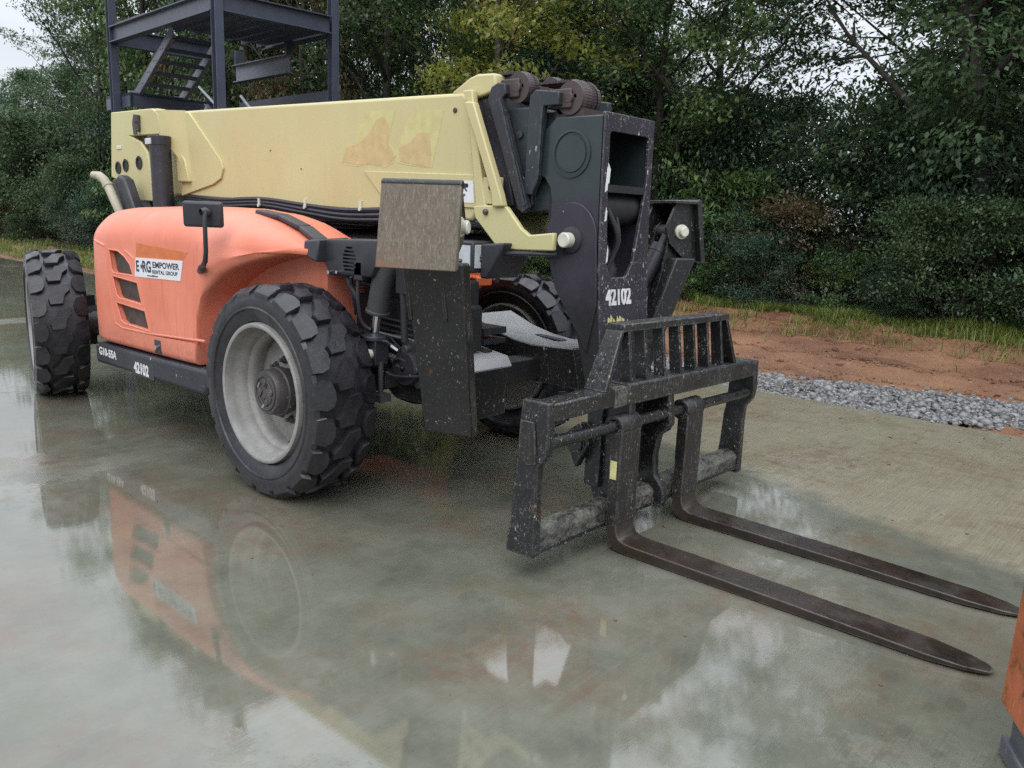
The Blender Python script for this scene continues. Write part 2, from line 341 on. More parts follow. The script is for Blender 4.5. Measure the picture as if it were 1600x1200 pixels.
def np_mesh(name, V, F, mats, attr=None):
    """fast mesh from numpy arrays: V (n,3), F (m,k)"""
    me = bpy.data.meshes.new(name); k = F.shape[1]
    me.vertices.add(len(V)); me.vertices.foreach_set('co', np.ascontiguousarray(V, np.float32).ravel())
    me.loops.add(F.size); me.loops.foreach_set('vertex_index', np.ascontiguousarray(F, np.int32).ravel())
    me.polygons.add(len(F)); me.polygons.foreach_set('loop_start', np.arange(0, F.size, k, dtype=np.int32))
    if attr is not None:
        a = me.attributes.new('tint', 'FLOAT', 'FACE'); a.data.foreach_set('value', np.ascontiguousarray(attr, np.float32))
    for m in mats: me.materials.append(m)
    me.update(calc_edges=True); return me

# ------------------------------------------------------------------ setting: ground, slab, dirt, gravel
def structure(o): o['kind'] = 'structure'; return o
def stuff(o): o['kind'] = 'stuff'; return o
def vnoise(x, y, seed=0):
    """smooth value noise on numpy arrays"""
    def hsh(i, j):
        h = (i*374761393 + j*668265263 + seed*974634777).astype(np.int64) & 0xffffffff
        h = ((h ^ (h >> 13))*1274126177) & 0xffffffff
        return ((h ^ (h >> 16)) & 0xffff)/65535.
    xi, yi = np.floor(x).astype(np.int64), np.floor(y).astype(np.int64); u, v = x-xi, y-yi
    u, v = u*u*(3-2*u), v*v*(3-2*v)
    return (hsh(xi, yi)*(1-u)+hsh(xi+1, yi)*u)*(1-v)+(hsh(xi, yi+1)*(1-u)+hsh(xi+1, yi+1)*u)*v
def concrete_mat():
    t = NT('wet_concrete')
    def sm(*xs):
        r_ = xs[0]
        for x in xs[1:]: r_ = t.math('ADD', r_, x)
        return r_
    big = t.noise(.55, 5, .6); med = t.noise(2.6, 7, .68); fine = t.noise(38, 5, .72); grain = t.noise(170, 3, .7)
    c = t.mix(t.rng(big, .32, .68), (.128, .132, .098), (.186, .186, .146))
    c = t.mix(t.rng(med, .46, .70, 0, .75), c, (.088, .094, .074)); c = t.mix(t.rng(med, .46, .26, 0, .5), c, (.225, .228, .195))
    sx = t.n.new('ShaderNodeSeparateXYZ'); t.l.new(t.co, sx.inputs[0])
    # tan silt film on the far strip of the slab, with a wavering edge
    wob = t.rng(t.noise(.8, 7, .62), .2, .8, -.9, .9)
    edge = sm(sx.outputs[1], t.math('MULTIPLY', t.rng(sx.outputs[0], 1.5, 4.5, 1.45, .55), -1.), t.math('MULTIPLY', wob, .5))
    silt = t.math('MULTIPLY', t.rng(edge, -.02, .20), t.rng(sx.outputs[0], -1.5, .6))
    rim = t.math('MULTIPLY', t.rng(t.math('ABSOLUTE', t.math('SUBTRACT', edge, .02)), .0, .22, 1, 0), t.rng(sx.outputs[0], -.5, 1.2))
    c = t.mix(silt, c, t.mix(t.rng(t.noise(6, 6, .7), .3, .7), (.225, .205, .145), (.29, .265, .195)))
    c = t.mix(t.math('MULTIPLY', rim, .35), c, (.085, .092, .078))
    # red clay tracked over the slab, yellow stains
    clay = t.math('MULTIPLY', t.rng(t.noise(.95, 6, .62, co=t.map((1, 1, 1), (0, 0, 1.2))), .47, .62), t.rng(t.noise(11, 6, .75), .40, .62, .15, .9))
    c = t.mix(t.math('MULTIPLY', clay, .72), c, (.165, .090, .056))
    c = t.mix(t.rng(t.noise(1.3, 5, .6, co=t.map((1, 1, 1), (0, 0, .4))), .60, .74, 0, .35), c, (.155, .135, .05))
    c = t.mix(t.rng(fine, .55, .75, 0, .35), c, (.20, .20, .17)); c = t.mix(t.rng(grain, .62, .74, 0, .35), c, (.06, .06, .052))
    # faint damp tread prints in tracks
    vp = t.vor(8.5, co=t.map((1, .62, 1), (0, 0, R(24)), co=None)); tr_ = t.rng(t.noise(.7, 4, .6, co=t.map((1, 1, 1), (0, 0, 2.2))), .50, .58)
    pr_ = t.math('MULTIPLY', t.math('MULTIPLY', t.rng(vp.outputs['Distance'], .34, .26), tr_), t.rng(fine, .3, .6, .5, 1))
    c = t.mix(t.math('MULTIPLY', pr_, .30), c, (.058, .062, .052))
    broom = t.noise(1, 3, .6, co=t.map((95, 2.2, 1))); broom2 = t.noise(1, 4, .6, co=t.map((22, 1.1, 1)))
    c = t.mix(t.math('MULTIPLY', t.rng(broom, .35, .7, 0, .25), t.rng(silt, 0, 1, .5, 1.4)), c, (.065, .065, .055))
    v = t.vor(55); se = t.n.new('ShaderNodeSeparateColor'); t.l.new(v.outputs['Color'], se.inputs[0])
    c = t.mix(t.math('MULTIPLY', t.rng(v.outputs['Distance'], .16, .08), t.math('GREATER_THAN', se.outputs[0], .978)), c, (.03, .027, .025))
    # standing water: ragged sheets near, only scattered shallow pools on the silted strip
    rag = sm(t.math('MULTIPLY', t.math('SUBTRACT', t.noise(9, 6, .75), .5), .22), t.math('MULTIPLY', t.math('SUBTRACT', fine, .5), .10), t.math('MULTIPLY', t.math('SUBTRACT', broom, .5), .06))
    wn1 = t.math('ADD', t.noise(.62, 5, .58, co=t.map((1, .8, 1), (0, 0, .5))), rag)
    wet1 = t.rng(wn1, .395, .425)
    wn2 = t.math('ADD', t.noise(1.25, 6, .66, co=t.map((.8, 1.3, 1))), t.math('MULTIPLY', rag, 1.1))
    wet2 = t.rng(wn2, .47, .52)
    wet = t.math('ADD', t.math('MULTIPLY', wet1, t.math('SUBTRACT', 1, silt)), t.math('MULTIPLY', wet2, silt))
    c = t.mix(t.math('MULTIPLY', wet, t.rng(silt, 0, 1, .12, .0)), c, (.05, .052, .045))
    damp = t.rng(silt, 0, 1, .17, .12)
    rough = t.math('ADD', t.math('MULTIPLY', damp, t.math('SUBTRACT', 1, wet)), t.rng(med, .3, .7, .004, .030))
    t.set(base=c, rough=rough, ior=1.9, spec=.5)
    hgt = sm(t.math('MULTIPLY', broom, .6), t.math('MULTIPLY', broom2, .6), t.math('MULTIPLY', fine, .6), t.math('MULTIPLY', grain, .35))
    b = t.n.new('ShaderNodeBump'); b.inputs['Distance'].default_value = .0018
    t.l.new(hgt, b.inputs['Height']); t.l.new(t.rng(wet, 0, 1, .55, .04), b.inputs['Strength'])
    t.l.new(b.outputs[0], t.b.inputs['Normal'])
    return t.m
MAT['concrete'] = concrete_mat()
def clay_mat():
    t = NT('red_clay_dirt')
    c = t.mix(t.rng(t.noise(1.2, 6, .65, co=t.map((.5, 1.6, 1))), .35, .68), (.125, .054, .028), (.27, .138, .070))
    c = t.mix(t.rng(t.noise(30, 5, .7), .50, .75, 0, .6), c, (.070, .032, .018))
    v = t.vor(26); se = t.n.new('ShaderNodeSeparateColor'); t.l.new(v.outputs['Color'], se.inputs[0])
    c = t.mix(t.math('MULTIPLY', t.rng(v.outputs['Distance'], .24, .14), t.math('GREATER_THAN', se.outputs[0], .93)), c, (.34, .30, .26))
    t.set(base=c, rough=t.rng(t.noise(2.2, 5, co=t.map((.4, 1.5, 1))), .35, .65, .45, .8)); t.bump(t.math('ADD', t.noise(30, 6, .75), t.noise(8, 4)), .7, .03); return t.m
MAT['clay'] = clay_mat()
def earth_mat():
    t = NT('forest_floor')
    c = t.mix(t.rng(t.noise(2.5, 6, .65), .35, .65), (.035, .03, .02), (.075, .065, .035))
    c = t.mix(t.rng(t.noise(14, 5, .7), .5, .7, 0, .6), c, (.05, .075, .025))
    t.set(base=c, rough=.9); t.bump(t.noise(12, 6, .7), .8, .05); return t.m
MAT['earth'] = earth_mat()

structure(obj('ground', M().add([(-300, -300, -.30), (300, -300, -.30), (300, 300, -.30), (-300, 300, -.30)], [(0, 1, 2, 3)]), 'earth'))
slab = M()
slab.box(-70, 26, -45, 4.34, -.16, 0)
structure(obj('concrete_pavement', slab, 'concrete', bevel=.012))

def tree_line(x):   # where the woods begin
    return np.interp(x, [-60, -38, -26, -16, -8, 0, 6, 14], [8.2, 7.6, 8.0, 9.4, 11.9, 12.4, 12.2, 12.0])
gx = np.concatenate([np.arange(-44, -12, .35), np.arange(-12, 9, .07)]); gy = np.arange(4.32, 15.5, .07)
X, Y = np.meshgrid(gx, gy, indexing='ij')
wv = .35*(vnoise(X*.25, Y*.3, 3)-.5)
Z = -.055 + .035*(vnoise(X*.5, Y*1.1, 1)-.5)*2
d_ = Y-4.34
rut = sum(a*np.exp(-((Y+wv*1.4-c)/wd)**2) for a, c, wd in ((-.085, 6.75, .22), (.06, 7.15, .16), (-.10, 8.25, .30), (.07, 8.75, .2), (-.07, 9.9, .28), (.065, 10.4, .22), (.05, 6.35, .14), (.09, 11.2, .4)))
Z += 1.5*rut*np.clip(d_/1.2, 0, 1)*(.7+.6*vnoise(X*.8, Y*.8, 5))
Z += .075*(vnoise(X*4, Y*6, 8)-.5)*np.clip(d_*2, .2, 1) + .042*(vnoise(X*11, Y*13, 9)-.5)
Z += np.clip(Y-tree_line(X)+.8, 0, 3)*.05
Z = np.where(Y < 4.42, -.05+.01*(vnoise(X*9, Y*9, 2)-.5), Z)
nx, ny = X.shape; idx = np.arange(nx*ny).reshape(nx, ny)
F = np.stack([idx[:-1, :-1], idx[1:, :-1], idx[1:, 1:], idx[:-1, 1:]], -1).reshape(-1, 4)
me = np_mesh('dirt_road', np.stack([X, Y, Z], -1).reshape(-1, 3), F, [MAT['clay']])
me.polygons.foreach_set('use_smooth', [True]*len(me.polygons))
o = bpy.data.objects.new('dirt_road', me); COL.objects.link(o); structure(o)
def ground_z(x, y):
    i = np.clip(np.searchsorted(gx, x), 0, nx-1); j = np.clip(((y-4.32)/.07).astype(int), 0, ny-1); return Z[i, j]

# muddy puddle lying in a rut
def puddle_mat():
    t = NT('muddy_water'); t.set(base=(.105, .058, .038), rough=.05, ior=1.33); t.bump(t.noise(7, 3), .02, .01); return t.m
MAT['mud_water'] = puddle_mat()
pl = [(.10, 7.72), (.35, 7.62), (.62, 7.70), (.80, 7.86), (1.02, 7.90), (1.25, 7.82), (1.32, 7.98), (1.12, 8.26), (.86, 8.50), (.58, 8.62), (.40, 8.42), (.30, 8.10), (.14, 7.92)]
cx = sum(p[0] for p in pl)/len(pl); cy = sum(p[1] for p in pl)/len(pl)
for nm, pts, zz in (('puddle', pl, -.082), ('puddle', [(2.1, 7.35), (2.7, 7.25), (3.2, 7.32), (3.0, 7.5), (2.4, 7.52)], -.088)):
    structure(obj(nm, M().add([(x, y, zz) for x, y in pts], [tuple(range(len(pts)))]), 'mud_water'))

# crushed stone beside the slab: uncountable, one object
def stone_mat():
    t = NT('crushed_stone'); a = t.n.new('ShaderNodeAttribute'); a.attribute_name = 'tint'
    c = t.mix(a.outputs['Fac'], (.036, .036, .038), (.26, .258, .255))
    c = t.mix(t.rng(t.noise(40, 4), .45, .7, 0, .4), c, (.20, .20, .195))
    t.set(base=c, rough=.42); t.bump(t.noise(70, 3), .3, .004); return t.m
MAT['stone'] = stone_mat()
def ico():
    b = bmesh.new(); bmesh.ops.create_icosphere(b, subdivisions=1, radius=1); v = np.array([x.co[:] for x in b.verts]); f = np.array([[q.index for q in p.verts] for p in b.faces]); b.free(); return v, f
iv, if_ = ico()
N = 21000
px = rng.uniform(-4.5, 5.2, N); near = np.interp(px, [-5, 1.6, 2.2, 3, 5], [4.40, 4.42, 4.52, 4.86, 5.2]); far = np.interp(px, [-5, -.5, .2, 2.7, 5], [5.3, 5.45, 5.6, 6.35, 6.7])
q = rng.beta(1.15, 1.25, N); py = near+(far-near)*q + rng.normal(0, .05, N)*(1+2.2*(rng.random(N) > .9))
py = np.maximum(py, 4.37)
s_ = rng.gamma(9, .0021, N)*(1+.5*(rng.random(N) > .95))+.004
pz = -.055+rng.uniform(-.012, .045, N)*np.clip(1.25-np.abs(q-.5)*2, .15, 1)+s_*.3
V = np.repeat(iv[None], N, 0)*rng.uniform(.72, 1.25, (N, len(iv), 1))*np.stack([s_*rng.uniform(.9, 1.5, N), s_, s_*rng.uniform(.6, 1, N)], 1)[:, None, :]
a = rng.uniform(0, 2*PI, N); ca, sa = np.cos(a)[:, None], np.sin(a)[:, None]
V = np.stack([V[..., 0]*ca-V[..., 1]*sa, V[..., 0]*sa+V[..., 1]*ca, V[..., 2]], -1)+np.stack([px, py, pz], 1)[:, None, :]
F = (if_[None]+(np.arange(N)*len(iv))[:, None, None]).reshape(-1, 3)
me = np_mesh('gravel', V.reshape(-1, 3), F, [MAT['stone']], np.repeat(np.clip(rng.beta(1.1, 1.5, N), 0, 1), len(if_)))
o = bpy.data.objects.new('gravel', me); COL.objects.link(o); stuff(o)

# clods and pebbles lying on the dirt
N = 11000
px = rng.uniform(-5, 6.5, N); py = rng.uniform(4.5, 11.8, N)
s_ = rng.uniform(.006, .024, N)*(1+1.2*(rng.random(N) > .97))
V = np.repeat(iv[None], N, 0)*rng.uniform(.7, 1.3, (N, len(iv), 1))*s_[:, None, None]+np.stack([px, py, ground_z(px, py)+s_*.2], 1)[:, None, :]
F = (if_[None]+(np.arange(N)*len(iv))[:, None, None]).reshape(-1, 3)
me = np_mesh('dirt_clods', V.reshape(-1, 3), F, [MAT['clay']]); o = bpy.data.objects.new('dirt_clods', me); COL.objects.link(o); stuff(o)

# grit and crumbs of clay on the slab
N = 900
px = rng.uniform(-6, 5, N); py = 4.3-rng.gamma(1.1, 1.6, N); s_ = rng.gamma(3, .0011, N)+.001
V = np.repeat(iv[None], N, 0)*rng.uniform(.6, 1.35, (N, len(iv), 1))*s_[:, None, None]*np.array([1.2, 1, .7])+np.stack([px, py, s_*.4], 1)[:, None, :]
F = (if_[None]+(np.arange(N)*len(iv))[:, None, None]).reshape(-1, 3)
me = np_mesh('grit', V.reshape(-1, 3), F, [MAT['clay']]); o = bpy.data.objects.new('grit', me); COL.objects.link(o); stuff(o)
# ------------------------------------------------------------------ the telehandler (x forward, y to its left, z up)
TH = empty('telehandler', (0, 0, 0))
tag(TH, 'orange and cream telehandler with black forks, parked on the wet concrete', 'telehandler')

# ---- wheels
TR = .65; TW = .225
def tyre_mesh():
    m = M()
    prof = [(-.15, .425), (-.178, .435), (-.198, .47), (-.212, .53), (-.213, .56), (-.205, .590), (-.185, .606), (-.1, .612), (0, .614),
            (.1, .612), (.185, .606), (.205, .590), (.213, .56), (.212, .53), (.198, .47), (.178, .435), (.15, .425), (.0, .41)]
    m.lathe(prof, ax='y', n=76, closed=True)
    # moulded ring on each sidewall
    for s in (-1, 1): m.lathe([(s*.205, .502), (s*.2155, .507), (s*.2165, .515), (s*.210, .522)], ax='y', n=76)
    NP = 19; pitch = 2*PI/NP
    centre = [(.41, -.02), (.44, .35), (.20, .405), (-.01, .21), (-.40, .10), (-.44, -.35), (-.20, -.405), (.01, -.21)]
    sh = [(.34, .58), (.42, .78), (.39, 1.0), (-.35, 1.0), (-.42, .80), (-.37, .61), (-.10, .485), (.14, .485)]
    def block(poly, off):
        n = len(poly); cu = sum(p[0] for p in poly)/n; cv = sum(p[1] for p in poly)/n
        vs = []
        for kk, (sc_, r0) in enumerate(((1.03, .590), (1.0, .645), (.955, .652))):
            for u, v in poly:
                uu = (cu+(u-cu)*sc_+off)*pitch; vv = cv+(v-cv)*sc_
                r = r0-.016*abs(vv)**5 + random.uniform(-.0018, .0018); yy = max(-1.0, min(1.0, vv))*.208
                if abs(vv) > .97: r -= (.022 if kk else .0)
                vs.append((r*math.cos(uu), yy, r*math.sin(uu)))
        fs = [tuple(range(2*n, 3*n))]
        for k in range(2):
            fs += [(k*n+i, k*n+(i+1) % n, (k+1)*n+(i+1) % n, (k+1)*n+i) for i in range(n)]
        m.add(vs, fs)
    for k in range(NP):
        block(centre, k)
        block(sh, k+.5)
        block([(-u, -v) for u, v in sh], k+.5)
    return m
def make_wheel():
    w_ = empty('wheel', (0, 0, 0), TH)
    obj('tyre', tyre_mesh(), 'tyre', w_, smooth=32)
    # deep dished rim: outer side is -y
    m = M()
    m.lathe([(-.175, .392), (-.198, .398), (-.204, .412), (-.198, .424), (-.165, .430), (.165, .430), (.198, .424), (.204, .412), (.19, .398), (.15, .390), (.10, .385), (.085, .36),
             (.055, .350), (.0, .338), (-.03, .338), (-.05, .352), (-.058, .366), (-.10, .372), (-.112, .384), (-.150, .388)], ax='y', n=72, closed=True)
    m.lathe([(.045, .352), (.035, .30), (.02, .25), (.012, .20), (.010, .10), (.03, .10), (.032, .20), (.04, .25), (.055, .30), (.066, .352)], ax='y', n=60, closed=True)
    obj('rim', m, 'rim', w_, smooth=50)
    m = M()
    m.lathe([(.06, .0001), (.06, .135), (-.025, .135), (-.035, .128), (-.04, .150), (-.075, .150), (-.082, .142), (-.135, .138), (-.150, .128), (-.153, .0001)], ax='y', n=48)
    m.lathe([(-.153, .098), (-.158, .100), (-.158, .106), (-.153, .108)], ax='y', n=48)
    for k in range(4):
        a = k*PI/2+.5; m.disc((.062*math.cos(a), -.151, .062*math.sin(a)), 'y', .021, -.010, 12, .003)
        pts = [(.095*math.cos(a+.25+i*.16), -.153, .095*math.sin(a+.25+i*.16)) for i in range(6)]
        m.tube([(.03*math.cos(a+1.3), -.154, .03*math.sin(a+1.3))]+[(p[0]*.75, p[1], p[2]*.75) for p in pts[::-1]], .005, 6)
    m.tube([(0, .02, 0), (0, .34, 0)], .11, 20)
    obj('hub', m, 'hub', w_, smooth=40)
    n_ = M(); n_.lathe([(0, .0001), (0, .021), (-.022, .021), (-.026, .018), (-.026, .0001)], ax='y', n=6); n_.disc((0, -.026, 0), 'y', .012, -.022, 10, .003); n_.disc((0, .0, 0), 'y', .029, -.006, 14)
    first = None
    for k in range(10):
        a = 2*PI*k/10+.2; p = (.185*math.cos(a), .012, .185*math.sin(a))
        if first is None: first = obj('lug_nut', n_, 'hub', w_, loc=p)
        else: c = first.copy(); COL.objects.link(c); c.location = p; c.parent = w_
    v_ = M(); v_.tube([(.23, .02, -.19), (.245, -.05, -.205), (.25, -.075, -.21)], .006, 8); v_.disc((.25, -.07, -.21), 'y', .009, -.03, 10)
    obj('valve_stem', v_, 'hub', w_)
    return w_
wh = make_wheel()
def put_wheel(o, x, y, steer, spin, flip):
    o.rotation_euler = (0, spin if not flip else -spin, steer+(PI if flip else 0)); o.location = (x, y, TR-.012); return o
def copy_wheel(o):
    c = o.copy(); COL.objects.link(c); c.parent = TH
    for ch in o.children: d = ch.copy(); COL.objects.link(d); d.parent = c
    return c
put_wheel(wh, 0, -1.095, R(-.9), R(20), False)
put_wheel(copy_wheel(wh), -3.68, -1.075, R(-15.9), R(47), False)
put_wheel(copy_wheel(wh), 0, 1.095, R(-.9), R(5), True)
put_wheel(copy_wheel(wh), -3.68, 1.075, R(-15.9), R(61), True)

# ---- chassis and axles
m = M()
for s in (-1, 1):
    y0, y1 = sorted((s*.33, s*.40)); m.prism([(-4.2, .62), (-4.2, 1.1), (-3.6, 1.25), (-2.6, 1.0), (.3, .98), (1.0, .95), (1.0, .70), (.1, .66), (-.4, .50), (-3.4, .50)], 'y', y0, y1)
m.box(-4.1, -.2, -.33, .33, .54, .60); m.box(-4.2, -4.14, -.33, .33, .6, 1.1)
m.box(.35, .42, -.33, .33, .6, .94); m.box(-2.5, -2.44, -.33, .33, .6, .96)
m.box(.86, 1.02, -.60, .60, .72, .86)
obj('chassis', m, 'black_matte', TH, bevel=.008)
m = M()
for s in (-1, 1):
    y0, y1 = sorted((s*.36+.05, s*.30+.05)); m.prism([(-4.1, 1.0), (-4.12, 1.9), (-3.95, 2.1), (-3.6, 2.1), (-3.0, 1.2), (-2.7, .95)], 'y', y0, y1)
obj('boom_pivot_tower', m, 'dark', TH, bevel=.01)
def axle(x):
    m = M()
    m.tube([(x, -.86, .64), (x, .86, .64)], [.10, .10], 20)
    m.lathe([(-.24, .11), (-.17, .20), (-.06, .245), (.06, .245), (.17, .20), (.24, .11)], (x, .0, .64), 'y', 24)
    m.lathe([(-.1, .13), (.16, .19), (.26, .15), (.30, .06)], (x, 0, .64), 'x', 20)
    for s in (-1, 1):
        m.lathe([(-.09, .10), (-.06, .165), (.03, .165), (.08, .12)], (x, s*.78, .64), 'y', 20)
        m.box(x-.07, x+.07, s*.80-.05, s*.80+.05, .42, .88)
        m.tube([(x+.17, s*.12, .68), (x+.20, s*.45, .68)], .045, 14); m.tube([(x+.20, s*.45, .68), (x+.17, s*.76, .67)], .022, 10)
        m.box(x-.12, x+.12, s*.42-.07, s*.42+.07, .70, .86)
    return obj('axle', m, 'black_matte', TH, bevel=.006)
axle(0); axle(-3.68)
# sway cylinder that levels the frame over the front axle
m = M(); m.tube([(.585, -.80, 1.50), (.50, -.80, 1.155)], .066, 20); m.tube([(.503, -.80, 1.165), (.498, -.80, 1.145)], .074, 20)
obj('sway_cylinder', m, 'frame_grey', TH, bevel=.004)
m = M(); m.tube([(.50, -.80, 1.16), (.475, -.80, 1.03)], .030, 16); obj('sway_rod', m, 'chrome', TH)
m = M(); m.lathe([(-.05, .04), (-.045, .085), (-.02, .085), (-.01, .05), (0, .0001)], (.475, -.80, 1.03), 'z', 20)
m.box(.40, .54, -.85, -.75, .84, .99); m.disc((.47, -.84, .90), 'y', .036, -.05, 16, .006)
obj('sway_cylinder_eye', m, 'black', TH, bevel=.006)
m = M(); m.disc((.495, -.845, .905), 'y', .030, -.045, 16, .006); obj('grease_cap', m, 'pin', TH)
m = M(); m.lathe([(-.07, .02), (-.06, .10), (.0, .115), (.05, .10), (.06, .02)], (.62, -.64, .82), 'y', 24); obj('knuckle_guard', m, 'dark', TH)
m = M(); m.tube([(.53, -.80, .86), (.53, -.80, .66)], .018, 10); m.box(.48, .58, -.84, -.76, .62, .665); obj('damper_link', m, 'frame_grey', TH)
# hydraulic block and hoses on the sway cylinder
m = M(); m.box(.40, .475, -.90, -.82, 1.335, 1.445); obj('valve_block', m, 'black', TH, bevel=.006)
for pts, rr in (*[([(.40, -.86, z), (.36, -.865, z-.005), (.335, -.87, z-.018)], [.011, .013, .011]) for z in (1.365, 1.42)], ([(.44, -.86, 1.445), (.44, -.86, 1.475)], .012), ([(.52, -.80, .985), (.62, -.82, .99), (.67, -.82, .965)], .012), ([(.66, -.82, .97), (.72, -.82, .95)], .018)):
    obj('hose_fitting', M().tube(pts, rr, 8), 'chrome', TH)
def hose(pts, r, name='hydraulic_hose', n=8):
    P = [Vector(p) for p in pts]; out = []
    for i in range(len(P)-1):
        p0, p1, p2, p3 = P[max(i-1, 0)], P[i], P[i+1], P[min(i+2, len(P)-1)]
        for k in range(6):
            t = k/6; out.append(.5*((2*p1)+(p2-p0)*t+(2*p0-5*p1+4*p2-p3)*t*t+(3*p1-p0-3*p2+p3)*t**3))
    out.append(P[-1]); return obj(name, M().tube(out, r, n), 'black', TH)
hose([(.335, -.87, 1.40), (.28, -.86, 1.35), (.32, -.84, 1.24), (.30, -.80, 1.12)], .013)
hose([(.335, -.87, 1.345), (.33, -.86, 1.29), (.37, -.84, 1.20), (.33, -.80, 1.08)], .013)
hose([(.2, -.8, 1.33), (.3, -.82, 1.30), (.42, -.80, 1.31), (.5, -.7, 1.2)], .012)
hose([(.42, -.88, 1.34), (.42, -.88, 1.2), (.44, -.84, 1.06), (.6, -.7, 1.0)], .012)
hose([(.44, -.86, 1.47), (.46, -.84, 1.55), (.5, -.75, 1.5)], .010)
for k in range(9):
    y = -.80+k*.035; hose([(.12+k*.02, y, .98+.02*(k % 3)), (.34+.03*(k % 4), y+.02, .90+.03*((k*5) % 4)), (.55, y+.05, .78+.035*((k*3) % 5)), (.80, y+.1, .80+.03*(k % 4))], .009+.002*(k % 3))
    obj('hose_fitting', M().tube([(.50+.03*(k % 3), y+.03, .80+.03*((k*3) % 5)), (.56+.03*(k % 3), y+.04, .79+.03*((k*3) % 5))], .015, 8), 'chrome' if k % 3 == 0 else 'hub', TH)
m = M(); m.prism([(.56, .98), (.72, .98), (.78, .90), (.78, .74), (.70, .70), (.56, .78)], 'y', -.66, -.64); m.tube([(.62, -.70, .93), (.62, -.60, .93)], .03, 10); m.tube([(.72, -.70, .82), (.72, -.60, .82)], .022, 10); m.box(.36, .50, -.74, -.62, .68, .80); obj('axle_bracket', m, 'frame_grey', TH, bevel=.005)
for z in (1.06, 1.025, .99): hose([(.30, -.62, z+.03), (.55, -.62, z+.02), (.95, -.60, z)], .014)
m = M(); m.box(.02, 1.0, -.62, -.42, .95, 1.22); m.box(.1, .95, -.58, -.40, 1.2, 1.36); m.box(-.8, .5, -.5, -.40, .6, 1.5); obj('hydraulic_tank', m, 'black_matte', TH, bevel=.02)
m = M(); m.tube([(.70, -.78, 1.30), (.72, -.78, 1.0)], .02, 10); m.box(.66, .76, -.80, -.70, 1.28, 1.42); obj('stand_pipe', m, 'black_matte', TH)

# ---- engine hood
st = [(-2.70, 1.46, -1.00, .16, .66), (-2.685, 1.56, -1.08, .20, .645), (-2.64, 1.63, -1.125, .23, .64), (-2.52, 1.675, -1.147, .25, .64), (-2.3, 1.695, -1.15, .26, .642), (-2.0, 1.705, -1.15, .27, .645),
      (-1.7, 1.715, -1.15, .27, .648), (-1.4, 1.72, -1.15, .27, .652), (-1.15, 1.72, -1.15, .27, .656), (-1.03, 1.715, -1.15, .27, .66), (-1.0, 1.71, -1.15, .27, .80), (-.985, 1.71, -1.15, .27, .96),
      (-.93, 1.705, -1.15, .27, 1.10), (-.86, 1.70, -1.15, .27, 1.17), (-.77, 1.695, -1.15, .26, 1.23), (-.67, 1.685, -1.148, .25, 1.285), (-.55, 1.665, -1.143, .24, 1.335), (-.42, 1.64, -1.13, .2, 1.375), (-.3, 1.605, -1.105, .15, 1.405),
      (-.18, 1.565, -1.07, .11, 1.43), (-.06, 1.525, -1.02, .06, 1.45), (.03, 1.49, -.97, .03, 1.447), (.075, 1.465, -.93, .015, 1.44)]
NR = 9
hood = M(); rows = []
for (x, zt, yo, rd, zl) in st:
    if zl < .7: zl -= .02
    sec = [(-.46, .60), (-.46, zt-.02), (-.50, zt), (-.72, zt+.004)]
    for k in range(NR+1):
        a = PI/2*k/NR; sec.append((yo+rd*1.15-rd*1.15*math.sin(a), zt-rd+rd*math.cos(a)))
    zs = zt-rd
    for f in (.25, .5, .75): sec.append((yo-.006*math.sin(f*PI), zs+(zl+.05-zs)*f))
    sec += [(yo, zl+.05), (yo+.006, zl+.022), (yo+.028, zl+.004), (yo+.06, zl)]
    sec += [(-.86, max(zl, .62)), (-.845, max(zl-.03, .615)), (-.845, .61)]
    rows.append([(x, y, z) for y, z in sec])
n = len(rows[0]); vs = [p for r_ in rows for p in r_]; fs = []
for i in range(len(rows)-1):
    for k in range(n): fs.append((i*n+k, i*n+(k+1) % n, (i+1)*n+(k+1) % n, (i+1)*n+k))
fs += [tuple(range(n)), tuple(range((len(rows)-1)*n, len(rows)*n))[::-1]]
hood.add(vs, fs)
ho = obj('hood', hood, 'orange', TH, smooth=42)
# louvre openings and the panel groove cut into the shell
def cut(o, mb):
    c = obj('cutter', mb, 'black'); md = o.modifiers.new('cut', 'BOOLEAN'); md.object = c; md.operation = 'DIFFERENCE'; md.solver = 'EXACT'
    dg = bpy.context.evaluated_depsgraph_get(); me = bpy.data.meshes.new_from_object(o.evaluated_get(dg)); o.modifiers.clear()
    old = o.data; me.name = old.name; o.data = me; bpy.data.objects.remove(c)
    me.polygons.foreach_set('use_smooth', [True]*len(me.polygons)); me.set_sharp_from_angle(angle=R(42))
VENTS = [[(-2.30, 1.365), (-2.14, 1.362), (-2.03, 1.325), (-1.95, 1.275), (-1.90, 1.195), (-2.24, 1.195), (-2.265, 1.22)],
         [(-2.265, 1.165), (-1.845, 1.145), (-1.785, .990), (-2.16, 1.005), (-2.20, 1.025)],
         [(-2.225, .965), (-1.745, .945), (-1.685, .805), (-2.09, .815), (-2.145, .835)]]
cm = M()
for v in VENTS: cm.prism(v, 'y', -1.3, -1.10)
for a, b in (((-2.52, 1.42), (-2.36, 1.385)), ((-2.36, 1.385), (-2.31, 1.10)), ((-1.66, .800), (-.86, .838))):
    pass
cut(ho, cm)
cm = M(); cm.hexa([(-1.67, -1.3, .776), (-.80, -1.3, .806), (-.80, -1.135, .806), (-1.67, -1.135, .776), (-1.67, -1.3, .793), (-.80, -1.3, .826), (-.80, -1.135, .826), (-1.67, -1.135, .793)])
cut(ho, cm)
